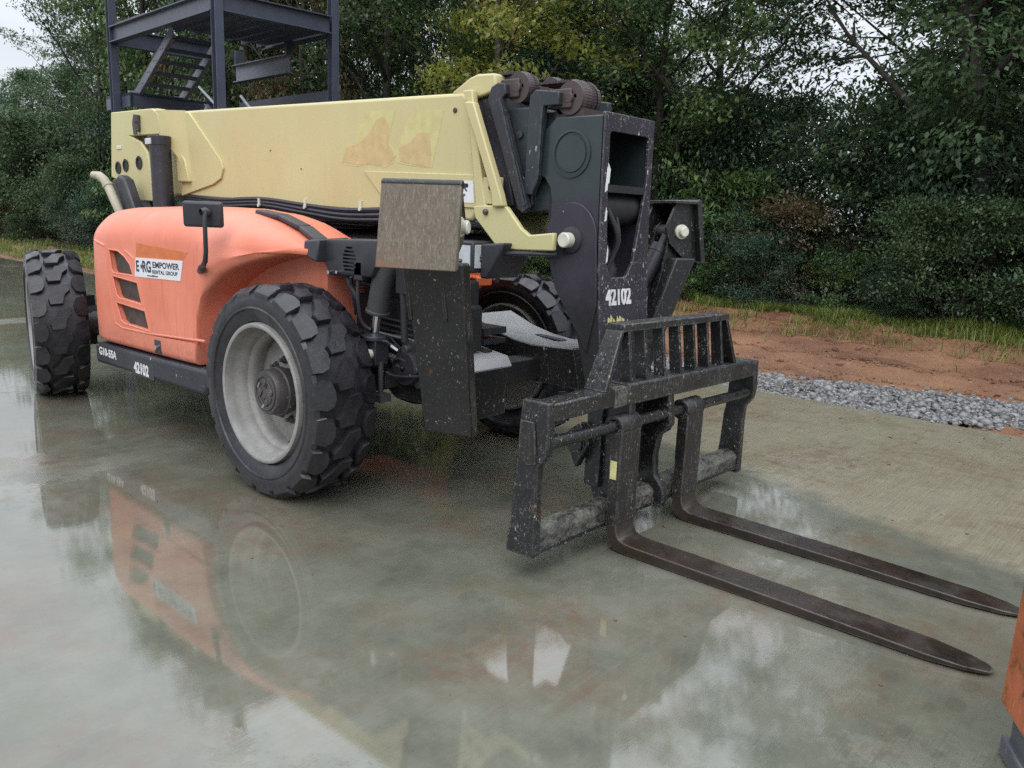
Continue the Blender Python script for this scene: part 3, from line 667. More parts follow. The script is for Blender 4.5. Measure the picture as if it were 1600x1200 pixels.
for v in VENTS:
    cx = sum(p[0] for p in v)/len(v); cz = sum(p[1] for p in v)/len(v)
    g = obj('vent_grille', M().prism([(cx+(x-cx)*.985, cz+(z-cz)*.97) for x, z in v], 'y', -1.113, -1.095), 'vent', TH)
    # raised lip round the opening
    e = M(); P = [(cx+(x-cx)*1.02, cz+(z-cz)*1.05) for x, z in v]
    for i in range(len(P)):
        (x0, z0), (x1, z1) = P[i], P[(i+1) % len(P)]; e.tube([(x0, -1.149, z0), (x1, -1.149, z1)], .008, 8)
    obj('vent_lip', e, 'orange', TH)
e = M()
for a, b in (((-2.55, 1.425), (-2.37, 1.39)), ((-2.37, 1.39), (-2.33, 1.10)), ((-2.33, 1.10), (-2.255, .80)), ((-2.255, .80), (-2.13, .775)), ((-2.13, .775), (-1.67, .785)), ((-1.67, .785), (-1.87, 1.32)), ((-1.87, 1.32), (-2.02, 1.375)), ((-1.67, .785), (-.88, .83))):
    e.tube([(a[0], -1.148, a[1]), (b[0], -1.148, b[1])], .010, 8)
obj('hood_rib', e, 'orange', TH)
m = M(); m.box(-1.615, -1.515, -1.156, -1.14, .652, .755); lt = obj('hood_latch', m, 'black', TH, bevel=.012)
m = M(); m.tube([(-1.59, -1.156, .70), (-1.545, -1.165, .70)], .011, 8); m.disc((-1.56, -1.155, .70), 'y', .017, -.02, 12); obj('latch_handle', m, 'chrome', lt)
obj('old_decal_patch', M().prism([(-1.845, 1.335), (-1.825, 1.44), (-1.07, 1.412), (-1.125, 1.355)], 'y', -1.1525, -1.14), 'orange_dark', TH)
dc = obj('rental_decal', M().prism([(-1.865, 1.192), (-1.84, 1.332), (-1.13, 1.352), (-1.175, 1.212)], 'y', -1.1575, -1.14), 'white', TH, label='white EMPOWER RENTAL GROUP decal on the orange hood')
def decal_text(par, x0, z0, w_, h_, y, ux, sh=0):
    X_ = ux; Y_ = (sh, 0, 1)
    P = lambda a, b: (x0+a*w_*X_[0]+b*h_*sh, y, z0+a*w_*X_[2]+b*h_)
    k = h_
    text('lettering', 'E', k*.80, 'navy', par, P(.03, .31), X_, Y_, k*.026, sx=.95)
    text('lettering', 'RG', k*.80, 'navy', par, P(.175, .31), X_, Y_, k*.026, sx=.95)
    s_ = M(); c0 = Vector(P(.148, .58)); pts = []
    for i in range(10):
        a = PI/2+i*PI/5; r_ = k*(.17 if i % 2 == 0 else .06); pts.append(c0+Vector(X_)*r_*math.cos(a)+Vector((0, 0, 1))*r_*math.sin(a))
    s_.add([(p.x, y-.0012, p.z) for p in pts]+[(p.x, y+.001, p.z) for p in pts], [tuple(range(10)), tuple(range(10, 20))[::-1]]+[(i, (i+1) % 10, 10+(i+1) % 10, 10+i) for i in range(10)])
    obj('star_mark', s_, 'navy', par)
    text('lettering', 'EMPOWER', k*.42, 'navy', par, P(.395, .56), X_, Y_, k*.012, sx=1.36, spacing=1.06)
    text('lettering', 'RENTAL GROUP', k*.27, 'navy', par, P(.395, .25), X_, Y_, k*.007, sx=1.28, spacing=1.10)
    text('lettering', 'www.rentERG.com', k*.13, 'navy', par, P(.28, .08), X_, Y_, k*.003, sx=1.2)
decal_text(dc, -1.865, 1.192, .70, .138, -1.1582, Vector((.999, 0, .028)).normalized(), .17)
# black strip along the front of the hood and the vented box ahead of it
m = M()
P = [(-.72, -.80, 1.70), (-.45, -.80, 1.675), (-.22, -.80, 1.615), (-.02, -.82, 1.54), (.06, -.83, 1.50)]
for i in range(len(P)-1): m.bar(P[i], P[i+1], .10, .035)
m.hexa([(.0, -.97, 1.46), (.13, -.97, 1.42), (.13, -.72, 1.42), (.0, -.72, 1.46), (-.02, -.95, 1.545), (.13, -.95, 1.56), (.13, -.72, 1.57), (-.02, -.72, 1.55)])
obj('hood_front_seal', m, 'black', TH, bevel=.012)
bx = M(); bx.prism([(.10, 1.56), (.60, 1.575), (.60, 1.43), (.55, 1.36), (.17, 1.345), (.10, 1.44)], 'y', -.90, -.45)
vb = obj('vented_cover', bx, 'black', TH, bevel=.012)
cm = M()
for k in range(7):
    z = 1.385+k*.0215; hw = .062*math.sqrt(max(.05, 1-((z-1.44)/.085)**2)); cm.box(.36-hw, .36+hw, -1.0, -.875, z, z+.012)
cut(vb, cm)
m = M(); m.disc((.17, -.90, 1.365), 'y', .012, -.012, 10); m.disc((.26, -.90, 1.372), 'y', .010, -.02, 10); obj('cover_bolt', m, 'chrome', vb)
# side skirt
m = M(); m.prism([(-2.69, .425), (-2.69, .598), (-.90, .632), (-.86, .58), (-.86, .50), (-.93, .44)], 'y', -1.145, -.70)
sk = obj('side_skirt', m, 'dark', TH, bevel=.035, seg=3)
text('lettering', 'G10-55A', .085, 'stencil', sk, (-2.61, -1.1465, .508), (1, 0, -.02), (0, 0, 1), .0025, sx=1.0)
m = M(); m.prism([(-2.03, .432), (-2.03, .56), (-1.66, .56), (-1.66, .432)], 'y', -1.1462, -1.14); obj('number_backing', m, 'black', sk)
text('lettering', '42102', .112, 'stencil', sk, (-1.985, -1.1475, .455), (1, 0, -.02), (0, 0, 1), .005, sx=.86)
# mirror on its arm
m = M(); m.box(-.02, .02, -.125, .125, -.080, .080); mi = obj('mirror', m, 'black', TH, bevel=.019, seg=3, loc=(-.62, -1.27, 1.675)); mi.rotation_euler = (0, R(4), R(-48))
m = M(); m.tube([(-.555, -1.29, 1.69), (-.55, -1.30, 1.66), (-.55, -1.30, 1.45), (-.58, -1.29, 1.39), (-.90, -1.15, 1.305)], [.014, .014, .014, .016, .018], 12)
m.lathe([(-.03, .02), (0, .03), (.03, .02)], (-.57, -1.285, 1.69), 'y', 12); m.tube([(-.80, -1.195, 1.33), (-.915, -1.145, 1.302)], .024, 12)
obj('mirror_arm', m, 'black', TH)
# exhaust
m = M(); m.tube([(-3.80, -.62, 1.962), (-3.72, -.60, 1.955), (-3.62, -.60, 1.92), (-3.54, -.60, 1.86), (-3.30, -.60, 1.60), (-3.28, -.60, 1.0)], [.034, .040, .040, .040, .040, .040], 18, caps=False)
m.tube([(-3.80, -.62, 1.960), (-3.72, -.60, 1.952), (-3.62, -.60, 1.918)], [.028, .034, .034], 18); m.tube([(-3.56, -.6, 1.88), (-3.535, -.6, 1.855)], .046, 18)
obj('exhaust_pipe', m, 'exhaust', TH)
m = M(); m.prism([(-3.52, 1.92), (-3.42, 1.97), (-3.32, 1.93), (-3.10, 1.60), (-3.10, 1.2), (-3.28, 1.2), (-3.34, 1.62)], 'y', -.56, -.46); obj('exhaust_bracket', m, 'black', TH, bevel=.02)

# ---- cab on the far side (seen through the gap under the boom)
m = M(); m.prism([(-1.75, .85), (-.75, .85), (-.62, 1.1), (-.60, 1.46), (-.64, 1.585), (-1.75, 1.585)], 'y', .48, 1.12); m.box(-1.75, -.75, .48, 1.12, .60, .85)
cb = obj('cab', m, 'orange_cab', TH, bevel=.02)
m = M()
for x in (-1.72, -1.06, -.62):
    for y in (.50, 1.10): m.box(x-.03, x+.03, y-.03, y+.03, 1.585, 2.44)
m.box(-1.78, -.42, .46, 1.14, 2.44, 2.50); m.box(-1.75, -.5, .47, .53, 1.585, 1.62)
obj('cab_post', m, 'black', cb, bevel=.006)
m = M(); m.box(-1.69, -1.09, .495, .505, 1.62, 2.44); m.box(-1.03, -.65, .495, .505, 1.62, 2.44); m.box(-1.69, -1.09, 1.095, 1.105, 1.62, 2.44); m.box(-1.03, -.65, 1.095, 1.105, 1.62, 2.44); m.box(-.60, -.59, .53, 1.07, 1.62, 2.44)
obj('cab_glass', m, 'glass', cb)
m = M(); m.box(-1.5, -1.05, .65, .95, 1.3, 1.66); m.box(-1.55, -1.42, .65, .95, 1.6, 2.1); obj('operator_seat', m, 'black', cb, bevel=.04)
m = M(); m.box(-.72, -.40, .90, 1.15, 1.10, 1.50); obj('cab_step', m, 'orange_cab', cb, bevel=.02)

# ---- boom: outer section
BY0, BY1 = -.25, .37
m = M(); m.prism([(-4.05, 2.545), (.62, 2.452), (.70, 2.38), (.775, 1.775), (.72, 1.695), (-2.95, 1.805), (-3.35, 1.76), (-4.1, 1.80)], 'y', BY0, BY1)
bm_ = obj('boom', m, 'cream', TH, bevel=.022, seg=3)
m = M()
for y0, y1 in ((-.365, -.335),):
    m.prism([(-4.02, 1.96), (-3.95, 2.552), (-3.12, 2.545), (-3.02, 2.50), (-2.985, 2.32), (-3.57, 2.325), (-3.38, 2.27), (-3.26, 2.18), (-3.20, 2.0), (-3.16, 1.745), (-3.62, 1.745), (-3.64, 1.88)], 'y', y0, y1)
    m.hexa([(-3.96, -.34, 2.52), (-3.06, -.34, 2.515), (-3.06, -.25, 2.515), (-3.96, -.25, 2.52), (-3.95, -.34, 2.553), (-3.08, -.34, 2.546), (-3.08, -.25, 2.546), (-3.95, -.25, 2.553)])
    # skirt that runs back from the bracket plate to the boom side
    top = [(-3.06, -.365, 2.52), (-2.95, -.35, 2.525), (-2.84, -.31, 2.522), (-2.72, -.262, 2.518)]
    bot = [(-3.00, -.365, 2.30), (-2.90, -.35, 2.235), (-2.80, -.31, 2.13), (-2.62, -.262, 1.865)]
    o_ = len(m.v); m.v += top+bot; m.f += [(o_+i, o_+i+1, o_+5+i, o_+4+i) for i in range(3)]
obj('boom_rear_bracket', m, 'cream', TH, bevel=.010, label='cream rear bracket of the boom with three round holes')
m = M(); m.prism([(-2.74, 2.50), (-2.66, 2.50), (-2.16, 2.10), (-2.13, 2.03), (-2.17, 1.95), (-2.30, 1.90), (-2.84, 1.80)], 'y', -.268, -.245); obj('boom_gusset', m, 'cream', TH, bevel=.006)
for x, z, r_ in ((-3.845, 2.045, .052), (-3.685, 2.065, .052), (-3.410, 2.085, .055)):
    m = M(); m.lathe([(-.3655, r_), (-.374, r_+.006), (-.374, r_-.012), (-.3665, r_-.012), (-.3665, .0001)], (x, 0, z), 'y', 24)
    obj('access_hole', m, 'black_matte', TH, smooth=30)
m = M(); m.box(-3.86, -3.76, -.372, -.36, 2.21, 2.245); obj('slot_plate', m, 'pin', TH, bevel=.01)
m = M(); m.tube([(-3.37, -.385, 2.36), (-3.385, -.385, 2.43), (-3.37, -.385, 2.50)], [.028, .04, .03], 10); m.tube([(-3.36, -.41, 2.33), (-3.38, -.41, 2.42)], .018, 8); m.disc((-3.38, -.36, 2.44), 'y', .035, -.05, 12); obj('grease_fitting', m, 'hub', TH)
m = M(); m.tube([(-2.93, -.40, 2.30), (-2.90, -.40, 1.5)], .088, 24); m.tube([(-2.93, -.40, 2.30), (-2.928, -.40, 2.22)], .095, 24)
obj('lift_cylinder', m, 'dark', TH, bevel=.004)
m = M(); m.box(-3.0, -2.90, -.50, -.47, 2.225, 2.275); obj('cylinder_tag', m, 'lens', TH, bevel=.004)
m = M(); m.prism([(-2.86, 2.25), (-2.70, 2.1), (-2.64, 1.92), (-2.84, 1.92)], 'y', -.30, -.25); obj('cover_plate', m, 'cream', TH, bevel=.01)
# raised lower stiffener, bolts, decals of the outer section
obj('boom_stiffener', M().prism([(-.31, 2.0), (.735, 1.972), (.765, 1.775), (-.08, 1.80)], 'y', -.261, -.245), 'cream', TH, bevel=.004)
m = M()
for x, z in ((.555, 2.352), (-1.05, 2.02), (-1.45, 2.16)): m.disc((x, -.249, z), 'y', .016 if x > 0 else .005, -.01, 10, .003)
obj('boom_bolt', m, 'hub', TH)
G1 = [(-.31, 2.385), (.00, 2.378), (-.075, 2.175), (-.02, 2.155), (.01, 2.10), (-.02, 2.045), (-.11, 2.02), (-.26, 2.045), (-.40, 2.03), (-.53, 2.045), (-.58, 2.06), (-.52, 2.175), (-.43, 2.175)]
G2 = [(.20, 2.365), (.455, 2.358), (.36, 2.015), (.28, 2.02), (.16, 2.03), (.03, 2.05), (.005, 2.16), (.08, 2.24), (.12, 2.31)]
for G in (G1, G2):
    obj('old_decal_outline', M().prism(G, 'y', -.2512, -.249), 'ghost_edge', TH)
obj('old_decal_patch', M().prism([(-.27, 2.24), (-.19, 2.33), (-.12, 2.35), (-.06, 2.29), (-.07, 2.175), (-.03, 2.15), (.0, 2.09), (-.04, 2.05), (-.12, 2.03), (-.26, 2.05), (-.40, 2.04), (-.56, 2.065), (-.50, 2.165), (-.38, 2.18)], 'y', -.2522, -.249), 'ghost', TH)
obj('old_decal_patch', M().prism([(.16, 2.18), (.22, 2.235), (.33, 2.23), (.35, 2.10), (.335, 2.02), (.2, 2.035), (.05, 2.06), (.03, 2.14)], 'y', -.2522, -.249), 'ghost', TH)
dc = obj('rental_decal', M().prism([(.02, 1.815), (.02, 1.945), (.735, 1.935), (.745, 1.805)], 'y', -.2635, -.255), 'white', TH, label='white rental decal on the boom, mostly behind the stabilizer pad')
decal_text(dc, .02, 1.808, .72, .135, -.2642, Vector((1, 0, -.012)).normalized(), 0)
# hump and flange at the boom's front end
m = M(); m.prism([(.50, 2.455), (.66, 2.535), (.72, 2.55), (.86, 2.545), (.88, 2.45), (.70, 2.41)], 'y', -.24, -.08); m.prism([(.50, 2.455), (.66, 2.535), (.72, 2.55), (.86, 2.545), (.88, 2.45), (.70, 2.41)], 'y', .22, .36); m.box(.60, .80, -.08, .22, 2.42, 2.52)
obj('chain_anchor', m, 'cream', TH, bevel=.012)
post = [(.655, 2.455), (.735, 2.455), (.80, 2.10), (.865, 1.80), (.955, 1.765), (.90, 1.715), (.84, 1.725), (.79, 1.78), (.70, 2.37)]
brace = [(.70, 2.385), (.775, 2.38), (1.01, 1.86), (1.035, 1.79), (.95, 1.785), (.94, 1.86), (.87, 2.02)]
hook = [(.775, 1.79), (.79, 1.72), (.98, 1.55), (1.13, 1.545), (1.40, 1.555), (1.40, 1.655), (1.22, 1.635), (1.16, 1.67), (1.04, 1.79), (.95, 1.795)]
for y0 in (-.295, .375):
    s = 1 if y0 < 0 else -1
    m = M(); m.prism(post, 'y', y0, y0+s*.045)
    obj('boom_end_flange', m, 'cream', TH, bevel=.008)
    m = M(); m.prism(brace, 'y', y0-s*.03, y0+s*.02); obj('diagonal_brace', m, 'cream', TH, bevel=.008)
    m = M(); m.prism(hook, 'y', y0-s*.005, y0+s*.03); obj('hook_plate', m, 'cream', TH, bevel=.008)
m = M(); m.prism([(.80, 1.74), (.98, 1.565), (1.12, 1.56), (1.12, 1.60), (1.0, 1.63), (.86, 1.76)], 'y', -.26, .34); m.box(.84, .97, -.29, -.25, 1.80, 1.955); obj('hook_crossplate', m, 'cream', TH, bevel=.006)
m = M()
for x, z in ((.885, 1.755), (.925, 1.895)): m.disc((x, -.30, z), 'y', .017, -.02, 12, .004)
obj('brace_bolt', m, 'hub', TH)
# inner sections
m = M(); m.prism([(.60, 2.40), (.86, 2.425), (1.02, 1.80), (.70, 1.74)], 'y', -.215, .325); obj('inner_boom', m, 'dark', TH, bevel=.01)
m = M(); m.prism([(.8, 2.355), (1.12, 2.352), (1.14, 1.80), (.9, 1.76)], 'y', -.185, .295); m.prism([(1.0, 2.33), (1.36, 2.32), (1.36, 1.78), (1.0, 1.76)], 'y', -.155, .265)
obj('inner_boom', m, 'dark_green', TH, bevel=.01)
g1 = [(.815, 2.40), (.84, 2.468), (.89, 2.49), (.945, 2.48), (.955, 2.425), (.925, 2.40), (1.155, 1.785), (1.12, 1.755), (1.08, 1.775)]
g2 = [(1.115, 2.33), (1.125, 2.405), (1.165, 2.435), (1.33, 2.415), (1.33, 2.345), (1.225, 2.345), (1.215, 1.97), (1.165, 1.86), (1.105, 1.865)]
for y0 in (-.245, .305):
    s = 1 if y0 < 0 else -1
    m = M(); m.prism(g1, 'y', y0, y0+s*.04); obj('sheave_bracket', m, 'dark', TH, bevel=.006)
    m = M(); m.prism(g2, 'y', y0+s*.02, y0+s*.06); obj('sheave_bracket', m, 'dark_green', TH, bevel=.006)
m = M(); m.bar((.92, -.252, 2.40), (1.14, -.252, 1.80), .018, .014); m.bar((1.225, -.232, 2.34), (1.215, -.232, 1.97), .018, .014); m.disc((1.035, -.19, 2.20), 'y', .02, -.012, 12); obj('weld_strip', m, 'dark_green', TH)
def sheave(x, y, z, r_, w_):
    s_ = empty('chain_sheave', (x, y, z), TH)
    m = M(); m.lathe([(-w_/2-.012, .0001), (-w_/2-.012, r_+.004), (-w_/2, r_+.004), (-w_/2, r_-.012), (w_/2, r_-.012), (w_/2, r_+.004), (w_/2+.012, r_+.004), (w_/2+.012, .0001)], ax='y', n=36); m.disc((0, -w_/2-.012, 0), 'y', .03, -.02, 16, .004)
    obj('pulley', m, 'rusty_chain', s_)
    m = M()
    m.box(-.12, .02, -w_/2-.03, -w_/2-.013, -.055, .05); obj('pulley_block', m, 'rusty_chain', s_, bevel=.008)
    m = M(); nl = 20
    for k in range(nl):
        a = -1.0+k*(PI*1.05)/nl
        for j in range(5):
            yy = -w_/2+.006+j*(w_-.012)/4
            c0 = Vector(((r_+.002)*math.cos(a), yy, (r_+.002)*math.sin(a))); c1 = Vector(((r_+.002)*math.cos(a+.155), yy, (r_+.002)*math.sin(a+.155)))
            m.bar(c0, c1, w_/4.2, .010+.006*(j % 2), c0.normalized())
    # straight run back towards the boom
    for k in range(12):
        for j in range(5):
            yy = -w_/2+.006+j*(w_-.012)/4; m.bar((-.008-k*.019, yy, r_+.004+(.003 if k % 2 else 0)), (-.029-k*.019, yy, r_+.004), w_/4.2, .012+.005*(j % 2))
    obj('leaf_chain', m, 'rusty_chain', s_)
sheave(.995, -.135, 2.462, .082, .075); sheave(1.365, -.085, 2.385, .086, .145); sheave(.985, .17, 2.475, .082, .075)
m = M()
for y in (-.135, .17): m.tube([(.80, y, 2.50), (.92, y, 2.535)], .02, 10); m.tube([(.76, y, 2.49), (.84, y, 2.51)], .03, 8)
m.tube([(1.3, -.16, 2.33), (1.3, .24, 2.33)], .03, 10); m.box(1.26, 1.46, -.16, .25, 2.27, 2.33)
obj('chain_rod', m, 'rusty_chain', TH)

# ---- boom head (gooseneck)
side = [(1.225, 2.22), (1.30, 2.285), (1.63, 2.283), (1.635, 1.80), (1.645, 1.50), (1.66, 1.28), (1.685, 1.05), (1.80, .60), (1.82, .40), (1.68, .38), (1.60, .80), (1.515, 1.10), (1.35, 1.34), (1.30, 1.48), (1.285, 1.66), (1.285, 1.74), (1.29, 1.82), (1.275, 1.90), (1.235, 1.955), (1.20, 1.965)]
m = M(); m.prism(side, 'y', -.20, -.165); m.prism(side, 'y', .255, .29)
bh = obj('boom_head', m, 'head', TH, bevel=.008)
def xat(z): return float(np.interp(z, [.40, .60, 1.05, 1.28, 1.50, 1.80, 2.29], [1.82, 1.80, 1.685, 1.66, 1.645, 1.635, 1.63]))
m = M()
def face(poly, t=.02, off=.003):   # (y,z) polygon lying on the head's front
    n = len(poly); f_ = [(xat(z)+off, y, z) for y, z in poly]; b_ = [(xat(z)+off-t, y, z) for y, z in poly]
    m.add(f_+b_, [tuple(range(n)), tuple(range(n, 2*n))[::-1]]+[(i, (i+1) % n, n+(i+1) % n, n+i) for i in range(n)])
L, Rr = -.20, .29
face([(L, 2.30), (L, 2.19), (-.145, 2.19), (-.13, 2.205), (.225, 2.205), (.24, 2.19), (Rr, 2.19), (Rr, 2.30)])
face([(L, 2.19), (L, 1.80), (-.135, 1.80), (-.145, 1.93), (-.145, 2.19)])
face([(.24, 2.19), (.24, 1.96), (.21, 1.80), (Rr, 1.80), (Rr, 2.19)])
face([(L, 1.80), (L, 1.50), (-.13, 1.50), (-.135, 1.80)]); face([(L, 1.50), (L, 1.28), (-.02, 1.28), (-.02, 1.42), (-.09, 1.42), (-.13, 1.50)])
face([(.21, 1.80), (.13, 1.50), (Rr, 1.50), (Rr, 1.80)]); face([(.13, 1.50), (.06, 1.42), (-.02, 1.42), (-.02, 1.28), (Rr, 1.28), (Rr, 1.50)])
face([(L, 1.28), (L, 1.05), (Rr, 1.05), (Rr, 1.28)]); face([(L, 1.05), (L+.03, .60), (Rr-.03, .60), (Rr, 1.05)]); face([(L+.03, .60), (L+.05, .40), (Rr-.05, .40), (Rr-.03, .60)])
hf = obj('head_front_plate', m, 'neck_front', TH, bevel=.004)
m = M(); m.box(1.50, 1.635, -.16, .25, 1.885, 1.925); m.box(1.25, 1.27, -.165, .255, 1.5, 2.25); m.box(1.3, 1.62, -.165, .255, 2.255, 2.28); m.lathe([(-.165, .09), (.255, .09)], (1.52, 0, 1.80), 'y', 20)
m.tube([(1.44, 0.045, 1.60), (1.52, .045, 1.45), (1.50, .045, 1.15)], .07, 16); obj('head_inner_frame', m, 'black_matte', TH)
for pts in ([(1.60, -.09, 1.80), (1.63, -.02, 1.66), (1.60, .0, 1.55), (1.56, -.04, 1.42)], [(1.58, .02, 1.78), (1.60, .04, 1.62), (1.58, -.01, 1.5), (1.54, -.02, 1.40)]): hose(pts, .016)
m = M(); m.lathe([(-.19, .132), (-.207, .130), (-.208, .116), (-.199, .112), (-.199, .102), (-.2065, .098), (-.2065, .0001)], (1.42, 0, 2.085), 'y', 48); obj('embossed_ring', m, 'head', TH, smooth=25)
arc = [(1.45+.175*math.cos(a), 1.635+.19*math.sin(a)) for a in np.linspace(PI*.93, .06*PI, 16)]
m = M(); m.prism(arc+[(1.635, 1.50), (1.65, 1.28), (1.60, 1.0), (1.515, 1.12), (1.36, 1.335), (1.305, 1.48), (1.27, 1.60)], 'y', -.212, -.19); obj('pivot_boss', m, 'head', TH, bevel=.004)
m = M(); m.lathe([(-.21, .078), (-.225, .072), (-.232, .05), (-.232, .0001)], (1.455, 0, 1.618), 'y', 28); obj('pin_collar', m, 'black', TH)
m = M(); m.disc((1.455, -.23, 1.618), 'y', .042, -.055, 24, .006); obj('pivot_pin', m, 'pin', TH)
bx_ = text('lettering', '42102', .135, 'stencil', hf, (xat(1.27)+.0045, -.135, 1.272), (0, 1, 0), (-.1, 0, 1), .006, sx=.74)
t_ = M()
for k in range(9):
    y = -.12+k*.028+random.uniform(-.008, .008); z = 1.145+random.uniform(-.03, .03); hh = random.uniform(.03, .06); ww = random.uniform(.008, .016); xx = xat(z)+.0045
    t_.add([(xx, y-ww, z-hh), (xx, y+ww*.6, z-hh*.7), (xx, y+ww*1.3, z+hh*.6), (xx, y-ww*.4, z+hh)], [(0, 1, 2, 3)])
obj('yellow_paint_flake', t_, 'yellow_chip', TH)
t_ = M()
for y, z, a_, b_ in ((-.16, 1.95, .014, .07), (-.15, 1.98, .02, .06), (-.155, 1.765, .012, .04), (-.13, 1.55, .009, .05)):
    xx = xat(z)+.005; t_.add([(xx, y-a_, z-b_), (xx, y+a_*.7, z-b_*.8), (xx, y+a_, z+b_*.4), (xx, y-a_*.2, z+b_)], [(0, 1, 2, 3)])
obj('bare_chip', t_, 'white', TH)

# ---- stabilizers at the front
def stabilizer(side_):
    # local frame: r outward and forward, t across the leg, z up; the outer face of the pad is r = 0
    mir = 1 if side_ < 0 else -1
    nx_, ny_ = .437, -.899*mir; tx_, ty_ = .899, .437*mir
    ox, oy = 1.305, (-1.222 if side_ < 0 else 1.322)
    s_ = empty('stabilizer', (ox, oy, 0), TH)
    def sub(name, m, mat, **k):
        m.v = [(nx_*r_+tx_*t_, ny_*r_+ty_*t_, z) for r_, t_, z in m.v]; return obj(name, m, mat, s_, **k)
    m = M(); m.hexa([(-.40, -.105, .555), (-.40, .175, .545), (-.54, .165, .52), (-.54, -.095, .53), (-.05, -.09, 1.50), (-.05, .215, 1.50), (-.20, .20, 1.50), (-.20, -.08, 1.50)])
    sub('stabilizer_leg', m, 'leg', bevel=.010)
    m = M(); m.hexa([(.035, -.208, 1.468), (.035, .208, 1.468), (-.005, .208, 1.475), (-.005, -.208, 1.475), (-.03, -.205, 1.875), (-.03, .205, 1.875), (-.065, .205, 1.875), (-.065, -.205, 1.875)])
    sub('foot_pad', m, 'pad' if side_ < 0 else 'leg', bevel=.006)
    m = M(); m.tube([(-.05, -.206, 1.872), (-.05, .206, 1.872)], .022, 12); m.box(-.13 if side_ < 0 else -.24, -.05, -.205, .205, 1.862, 1.882); sub('pad_lip', m, 'leg', bevel=.004)
    for t_ in (-.15, .13):
        m = M(); m.prism([(0, 1.48), (-.05, 1.865), (-.20, 1.865), (-.27, 1.70), (-.235, 1.60), (-.10, 1.48)], 'y', t_, t_+.022); sub('pad_gusset', m, 'leg', bevel=.003)
    m = M(); m.disc((-.15, .152, 1.675), 'y', .034, .055, 18, .006); m.disc((-.15, .152, 1.675), 'y', .05, .02, 18, .004); sub('pad_pin', m, 'pin')
    for t_ in (-.105, .085):
        m = M(); m.prism([(-.06, 1.48), (-.09, 1.70), (-.15, 1.745), (-.20, 1.70), (-.25, 1.40), (-.30, 1.2), (-.15, 1.2)], 'y', t_, t_+.022); sub('pivot_ear', m, 'leg', bevel=.004)
    m = M(); m.tube([(-.15, -.14, 1.675), (-.15, .13, 1.675)], .045, 16); m.tube([(-.15, .0, 1.675), (-.21, 0, 1.55)], .032, 14); sub('cylinder_eye', m, 'frame_grey')
    m = M(); m.tube([(-.20, 0.0, 1.57), (-.54, 0.0, .95)], .062, 18); m.tube([(-.20, 0.0, 1.57), (-.225, 0.0, 1.525)], .068, 18); sub('stabilizer_cylinder', m, 'dark')
    return s_
stabilizer(-1); stabilizer(1)
# frame noses, the shine of their wet top plates painted in as pale colour
m = M(); a = [(.40, 1.065), (.62, .985), (.80, .945), (.95, .93), (1.28, .945)]
m.prism(a+[(1.34, .70), (.40, .70)], 'y', .10, .50); obj('frame_nose', m, 'leg', TH, bevel=.004)
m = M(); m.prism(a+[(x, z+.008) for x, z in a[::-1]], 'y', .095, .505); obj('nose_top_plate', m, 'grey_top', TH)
m = M(); m.prism([(.45, 1.0), (1.08, .915), (1.12, .86), (1.06, .60), (.45, .60)], 'y', -.62, -.30); m.box(1.02, 1.075, -.70, -.28, .56, .70); obj('frame_nose', m, 'leg', TH, bevel=.008)
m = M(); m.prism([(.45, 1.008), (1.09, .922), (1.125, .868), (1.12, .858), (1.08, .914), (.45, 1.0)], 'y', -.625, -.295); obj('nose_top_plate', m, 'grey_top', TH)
m = M(); m.tube([(.70, -.28, 1.12), (.74, -.27, 1.16), (.78, -.27, 1.12), (.77, -.27, 1.02)], .012, 8); m.box(.66, .9, -.30, -.1, 1.02, 1.06); m.box(.66, .9, -.30, -.1, .96, .99); obj('tow_loop', m, 'black', TH)
# work lamp, hoses and wiring below the boom
m = M(); m.box(.70, .92, -.44, -.24, 1.40, 1.585); m.prism([(.92, 1.57), (1.10, 1.585), (1.08, 1.53), (.98, 1.37), (.92, 1.37)], 'y', -.38, -.1); wl_ = obj('work_lamp', m, 'black', TH, bevel=.012)
m = M(); m.box(.918, .926, -.425, -.255, 1.43, 1.565); m.box(.72, .9, -.446, -.438, 1.44, 1.56); obj('lamp_lens', m, 'lens', wl_)
hose([(.80, -.46, 1.46), (.95, -.36, 1.50), (1.1, -.32, 1.525), (1.40, -.26, 1.535)], .014); hose([(.75, -.45, 1.44), (.92, -.38, 1.475), (1.12, -.30, 1.515)], .01)
for k, (z0, z1) in enumerate(((1.80, 1.735), (1.775, 1.70), (1.75, 1.67))):
    hose([(-2.75, -.24, 1.80-k*.02), (-2.2, -.235, z0-.02), (-1.6, -.235, z0-.005), (-1.0, -.235, (z0+z1)/2-.01), (-.5, -.235, z1), (.3, -.23, z1+.02), (.9, -.2, 1.66)], .022-k*.003)
m = M()
for x in (-1.62, -1.0, -.35): m.box(x-.012, x+.012, -.262, -.235, 1.745, 1.80); m.disc((x, -.255, 1.745), 'y', .014, -.012, 10)
obj('hose_clamp', m, 'pin', TH)
m = M(); m.box(-2.9, .5, -.20, .30, 1.64, 1.755); m.tube([(-2.6, .1, 1.5), (.6, .1, 1.55)], .07, 14); obj('boom_under_tray', m, 'black', TH, bevel=.01)
m = M(); m.box(-2.6, -.1, .30, .46, 1.25, 1.585); m.box(-2.4, .40, -.42, -.30, 1.2, 1.55); obj('frame_side_plate', m, 'black_matte', TH)
obj('cab_front_panel', M().box(-.34, -.14, .55, .62, 1.44, 1.60), 'orange_cab', TH, bevel=.01); obj('cab_step', M().box(-.30, -.06, .62, .80, 1.20, 1.27), 'orange_cab', TH, bevel=.01)

